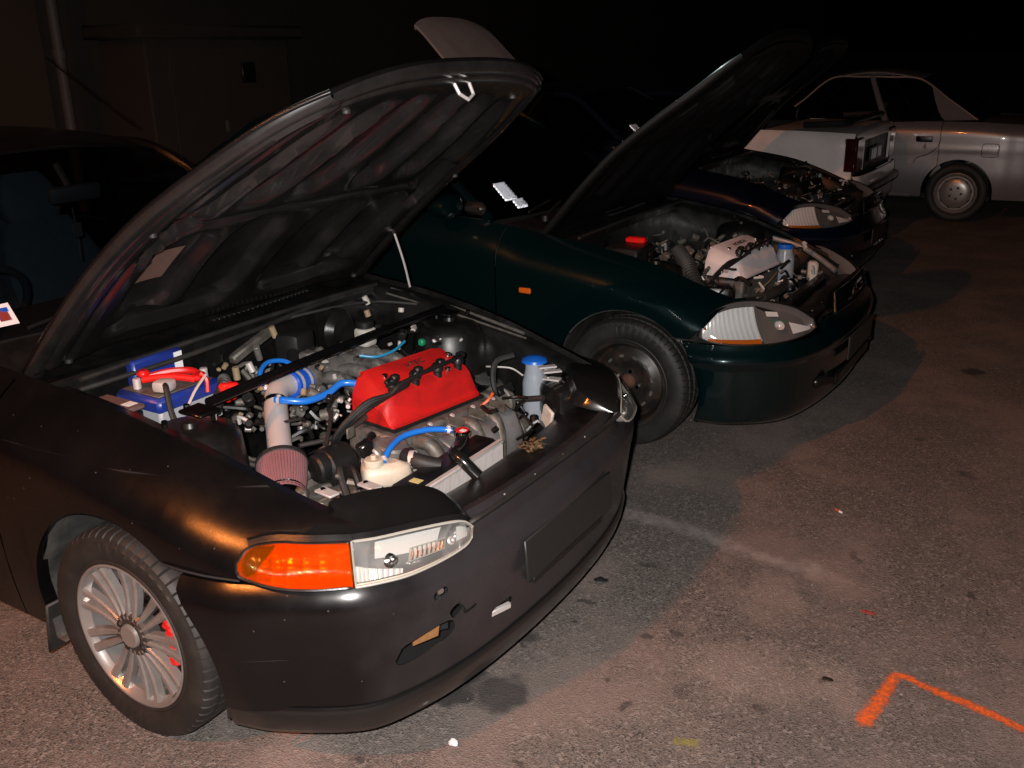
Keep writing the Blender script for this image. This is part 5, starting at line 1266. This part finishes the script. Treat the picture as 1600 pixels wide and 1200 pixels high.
    bumper('rear_bumper', paint, R, [(2.96, -.845), (3.25, -.80), (3.44, -.62), (3.50, 0)], [(.2, -.02), (.3, .01), (.5, .02), (.6, 0)], .22, lambda y: .6, None, nz=10, ns=50, fx=-1)
    for s in (-1, 1):
        mi = MB()
        rows = []
        for t, k in ((0, .55), (.15, .92), (.4, 1), (.75, .9), (1, .5)):
            rows.append([(-.93 + .10 - t * .13, s * (.775 + .10) + .095 * k * cos(a), 1.005 + .058 * k * sin(a)) for a in np.linspace(0, 2 * pi, 18, endpoint=False)])
        mi.grid(np.array(rows), cv=True); o_ = mi.off(); mi.f.append([o_ - 18 + i for i in range(18)]); mi.f.append([o_ - 90 + i for i in range(18)])
        mo = mi.build('door_mirror', paint, R)
        MB().box((-.80, s * .765, .985), (.12, .05, .06), .02).build('mirror_foot', 'black_plastic', mo)
    # permit stickers inside the windshield (lower near corner)
    corner_cubes(on_ws(.185 if detail else .34, -.765, .095, .13), 'permit_sticker', R, (.51, -.84, .14))
    if detail: corner_cubes(on_ws(.078, -.725, .080, .055), 'permit_sticker', R, (.51, -.84, .14))
    wheel(R, (0, -.748, .288), -1, 'steel', rim=.185); wheel(R, (0, .748, .288), 1, 'steel', rim=.185)
    wheel(R, (-2.62, -.748, .288), -1, 'steel', rim=.185); wheel(R, (-2.62, .748, .288), 1, 'steel', rim=.185)
    return R
GREEN = dark_car('green_car', (.27, 2.35, 0), 'paint_green', 'dark green car beside the black one, bonnet up over a white valve cover')
THIRD = dark_car('navy_car', (-.20, 5.11, 0), 'paint_navy', 'dark navy car behind the green one, one bright headlamp showing', detail=False)

# ------------------------------------------------------------------ the white saloon seen from its tail
def white_car():
    R = root('white_car', (-3.60, 6.95, 0), pi, 'boxy white saloon parked tail first with dark tail lamp and open bonnet', 'car')
    P = 'paint_white'; S = Spec()
    S.ztop = interp([(-3.75, .985), (-3.2, 1.0), (-2.6, 1.0), (-1.5, .985), (-.4, .96), (0, .93), (.7, .86)])
    S.ytop = interp([(-3.75, .74), (-2.5, .775), (0, .76), (.7, .72)])
    S.hw = interp([(-3.75, .785), (-3.2, .80), (0, .80), (.7, .78)])
    S.arches = [(0, .34, .30), (-2.77, .34, .30)]
    S.zlow = lambda x: .24
    S.yat = default_yat(h=.10, p=2.4, tuck=.03, crease=lambda x: .93, cd=-.003)
    for s in (-1, 1):
        side_panel(S, 'fender', P, R, -.50, .68, s); side_panel(S, 'door', P, R, -1.5, -.506, s); side_panel(S, 'door', P, R, -2.4, -1.506, s); side_panel(S, 'quarter_panel', P, R, -3.74, -2.406, s)
        for xa in (0, -2.77):
            rows = [[(xa + .345 * cos(t), s * y, max(.18, .30 + .345 * sin(t))) for y in (.78, .6, .5)] for t in np.linspace(-.2, pi + .2, 24)]
            MB().grid(np.array(rows), flip=s > 0).build('arch_liner', 'dusty_plastic', R)
    g = dict(wb=(-.42, -.50, .97, .96, .70), wt=(-1.05, -1.10, 1.28, 1.26, .60), rb=(-2.55, -2.52, 1.28, 1.26, .60), rr=(-3.02, -2.98, 1.02, 1.0, .70), yb=.775, zb=.99, bp=(.34, .66), crown=.015)
    greenhouse(R, g, 'paint_navy', 'window_dark'); cabin(R, S, x_dash=-.65)
    rows = [[(x, y, z - .014 * (y / .74) ** 4) for x, z in ((-2.98, 1.012), (-3.2, 1.018), (-3.5, 1.012), (-3.72, 1.004), (-3.752, .985), (-3.756, .915))] for y in np.linspace(-.74, .74, 14)]
    MB().grid(np.array(rows)).build('boot_lid', P, R)
    b = MB(); b.grid(np.array([[(-3.745, y, z) for z in (.62, .917)] for y in np.linspace(-.76, .76, 6)])); tp = b.build('tail_panel', 'black_plastic', R)
    for s in (-1, 1):
        lp = MB().box((-3.72, s * .668, .815), (.11, .245, .27), .012).build('tail_lamp', 'tail_red', R)
        MB().box((-3.715, s * .792, .815), (.075, .02, .262), .006).build('side_lens', 'tail_red', lp)
        MB().box((-3.765, s * .538, .80), (.02, .008, .235), .002).build('lamp_divider', P, R)
    pl = MB().box((-3.765, 0, .775), (.012, .48, .12), .003).build('number_plate', 'plate_black', R)
    rs = random.Random(3)
    for i, y in enumerate((-.17, -.115, -.055, .03, .085, .135, .175)):
        c = MB()
        c.box((-3.773, y - .014, .775), (.002, .009, .085)); 
        if i % 3 != 2: c.box((-3.773, y + .014, .775), (.002, .009, .085))
        if i % 2 == 0: c.box((-3.7735, y, .775), (.002, .026, .010))
        c.build('plate_character', 'plate_white', pl)
    bumper('rear_bumper', P, R, [(3.30, -.80), (3.6, -.80), (3.76, -.775), (3.81, -.60), (3.825, 0)], [(.30, -.03), (.36, 0), (.60, .012), (.645, 0)], .30, lambda y: .645, None, nz=10, ns=60, fx=-1)
    MB().tube(cat([(-3.34, -.815, .52), (-3.6, -.815, .52), (-3.78, -.79, .52), (-3.835, -.60, .52), (-3.85, 0, .52), (-3.835, .60, .52), (-3.78, .79, .52), (-3.6, .815, .52), (-3.34, .815, .52)], 50), .036, 8, smooth=False).build('bumper_strip', 'black_plastic', R)
    sp = MB().tube(cat([(-3.30, -.70, 1.045), (-3.62, -.69, 1.065), (-3.68, -.4, 1.075), (-3.69, 0, 1.08), (-3.68, .4, 1.075), (-3.62, .69, 1.065), (-3.30, .70, 1.045)], 40), .026, 8, smooth=False); sp.build('boot_spoiler', 'black_plastic', R)
    # bonnet standing open
    zed = lambda x: .96 - .06 * (x + .3)
    hood_panel(S, R, P, P, (-.30, .955), 47, -.30, 1.27, .70, .64, zed, .02, nu=40, nv=40)
    MB().box((.25, 0, .62), (.7, 1.0, .3), .05).build('engine', 'bay_black', R)
    MB().grid(np.array([[(1.05, y, z) for z in (.3, .6, .84)] for y in np.linspace(-.76, .76, 6)])).build('grille', 'black_plastic', R)
    for s in (-1, 1): side_panel(S, 'front_wing', P, R, .685, 1.05, s)
    for x in (0, -2.77):
        for s in (-1, 1): wheel(R, (x, s * .70, .30), s, 'steel', R=.30, rim=.185)
white_car()

# ------------------------------------------------------------------ the silver saloon on the right
def silver_car():
    R = root('silver_car', (-1.70, 9.08, 0), pi, 'silver saloon at the far right, seen from the side with its fuel flap', 'car')
    P = 'paint_silver'; S = Spec()
    S.ztop = interp([(-3.3, .90), (-2.9, .935), (-2.4, .955), (-1.5, .945), (-.5, .925), (0, .84), (.6, .70)])
    S.ytop = interp([(-3.3, .66), (-2.4, .755), (-.5, .755), (0, .68), (.6, .60)])
    S.hw = interp([(-3.3, .72), (-2.9, .80), (-2.4, .828), (0, .83), (.3, .81), (.6, .72)])
    S.arches = [(0, .33, .28), (-2.40, .325, .28)]
    S.zlow = lambda x: .23
    S.yat = default_yat(h=.13, p=2.2, tuck=.05, crease=lambda x: .70, cd=.006)
    for s in (-1, 1):
        side_panel(S, 'fender', P, R, -.50, .6, s); side_panel(S, 'door', P, R, -1.30, -.506, s)
        d = side_panel(S, 'door', P, R, -2.20, -1.306, s)
        MB().box((-2.16 + .0, s * .838, .79) if False else (-2.06, s * .838, .79), (.155, .012, .056), .02, None, 2).build('door_handle', 'bay_black', d)
        q = side_panel(S, 'quarter_panel', P, R, -3.3, -2.206, s)
        # fuel flap and its dark shut line
        if s > 0:
            pts = [(.075 * (abs(cos(a)) ** .35) * np.sign(cos(a)), .062 * (abs(sin(a)) ** .35) * np.sign(sin(a))) for a in np.linspace(0, 2 * pi, 41)]
            MB().tube([(-2.66 + a, s * .829, .70 + b_) for a, b_ in pts], .003, 6, smooth=False).build('flap_gap', 'bay_black', q)
        pts = cat([(-2.205, s * .78, .945), (-2.20, s * .835, .75), (-2.12, s * .84, .655), (-2.02, s * .84, .615), (-1.98, s * .84, .56)], 30)
        MB().tube(pts, .0035, 6, smooth=False).build('door_gap', 'bay_black', q)
        MB().tube([(-.55, s * .79, .235), (-1.98, s * .79, .235)], .018, 8, smooth=False).build('sill', P, R)
        for xa in (0, -2.40):
            rows = [[(xa + .33 * cos(t), s * y, max(.18, .28 + .33 * sin(t))) for y in (.80, .6, .5)] for t in np.linspace(-.2, pi + .2, 24)]
            MB().grid(np.array(rows), flip=s > 0).build('arch_liner', 'bay_black', R)
    g = dict(wb=(-.38, -.55, .955, .935, .70), wt=(-.98, -1.04, 1.385, 1.35, .53), rb=(-1.95, -1.92, 1.375, 1.34, .52), rr=(-2.62, -2.50, .985, .965, .66), yb=.755, zb=.95, bp=(.52,), crown=.06, cp=.78, tr=.011)
    greenhouse(R, g, P, 'window_dark'); cabin(R, S, x_dash=-.7)
    MB().box((-1.62, .62, 1.10), (.03, .004, .05), .001).build('window_sticker', 'sticker_yellow', R)
    rows = [[(x, y, z - .03 * (y / .7) ** 2) for x, z in ((-2.55, .975), (-2.9, .965), (-3.25, .945), (-3.32, .90), (-3.31, .6))] for y in np.linspace(-.68, .68, 12)]
    MB().grid(np.array(rows)).build('boot_lid', P, R)
    rows = [[(x, y, z + .03 * (1 - (y / .66) ** 2)) for x, z in ((-.45, .92), (0, .84), (.4, .755), (.65, .68))] for y in np.linspace(-.66, .66, 12)]
    MB().grid(np.array(rows)).build('hood', P, R)
    bumper('rear_bumper', P, R, [(3.02, -.79), (3.15, -.77), (3.3, -.64), (3.38, 0)], [(.2, -.02), (.3, .01), (.5, .02), (.6, 0)], .24, lambda y: .6, None, nz=10, ns=50, fx=-1)
    bumper('bumper', P, R, [(.32, -.82), (.5, -.78), (.68, -.55), (.75, 0)], [(.2, -.02), (.3, .01), (.5, .02), (.6, 0)], .22, lambda y: .62, None, nz=10, ns=50)
    for x in (0, -2.40):
        for s in (-1, 1): wheel(R, (x, s * .728, .28), s, 'hubcap', R=.285, rim=.195)
silver_car()

# ------------------------------------------------------------------ building behind, drain pipe, meter kiosk
def backdrop():
    R = root('building_wall', (-7.2, 4.0, 0), 0, 'dim plastered building wall behind the parked cars', 'wall')
    MB().box((-.15, -4.5, 2.6), (.30, 9.0, 5.2), .01).build('plaster', 'wall_paint', R)
    MB().box((-.20, 15.0, 2.6), (.30, 30.0, 5.2), .01).build('plaster', 'wall_plaster', R)
    MB().box((.01, 15.0, .25), (.05, 30.0, .5), .01).build('plinth', 'concrete_dark', R)
    D = root('drain_pipe', (-7.0, 4.02, 0), 0, 'dark vertical drain pipe running up the wall at the upper left', 'pipe')
    MB().tube([(0, 0, 0), (0, 0, 5.2)], .055, 14, smooth=False).build('pipe_run', 'pipe_dark', D)
    for z in (.7, 1.72, 2.9, 4.2):
        MB().lathe([(.056, -.04), (.068, -.04), (.068, .04), (.056, .04)], (0, 0, z), n=14).build('pipe_collar', 'pipe_dark', D)
        MB().box((-.07, 0, z - .1), (.14, .03, .02), .003).build('pipe_clip', 'pipe_dark', D)
    K = root('meter_kiosk', (-6.75, 5.55, 0), 0, 'squat plastered kiosk with a dark slab roof against the wall', 'kiosk')
    MB().box((0, 0, .93), (.7, 2.0, 1.86), .02).build('kiosk_body', 'wall_plaster', K)
    MB().box((.03, 0, 1.92), (.9, 2.3, .14), .03).build('slab_roof', 'concrete_dark', K)
    MB().box((.355, .35, 1.50), (.03, .20, .22), .01).build('meter_box', 'black_plastic', K)
    d = MB().box((.355, -.35, .95), (.02, .75, 1.5), .005).build('kiosk_door', 'wall_plaster', K)
    MB().box((.37, -.05, .95), (.02, .04, .12), .004).build('door_handle', 'pipe_dark', d)
backdrop()

# ------------------------------------------------------------------ sodium street lamp out of frame to the left (its glints lie on every car)
def street_lamp():
    R = root('street_lamp', (-1.0, -8.0, 0), 0, 'tall street lamp with an orange sodium head, left of the cars', 'street lamp')
    MB().tube([(0, 0, 0), (0, 0, 6.2)], [.09, .055], 14, smooth=False).build('lamp_post', 'galv_grey', R)
    MB().tube([(0, 0, 6.1), (.05, .35, 6.6), (.15, 1.1, 6.75)], .04, 10).build('lamp_arm', 'galv_grey', R)
    MB().box((.18, 1.35, 6.80), (.26, .62, .12), .05, None, 2).build('lamp_head', 'galv_grey', R)
    MB().box((.18, 1.38, 6.735), (.18, .42, .02), .005).build('lamp_glass', 'sodium_lamp', R)
    ld = bpy.data.lights.new('sodium_light', 'AREA'); ld.shape = 'RECTANGLE'; ld.size = .18; ld.size_y = .42; ld.energy = 300; ld.spread = rad(105); ld.color = (1, .27, .05)
    lo = bpy.data.objects.new('sodium_light', ld); col.objects.link(lo); lo.parent = R; lo.location = (.18, 1.38, 6.70); lo.rotation_euler = (rad(25), 0, 0)
street_lamp()
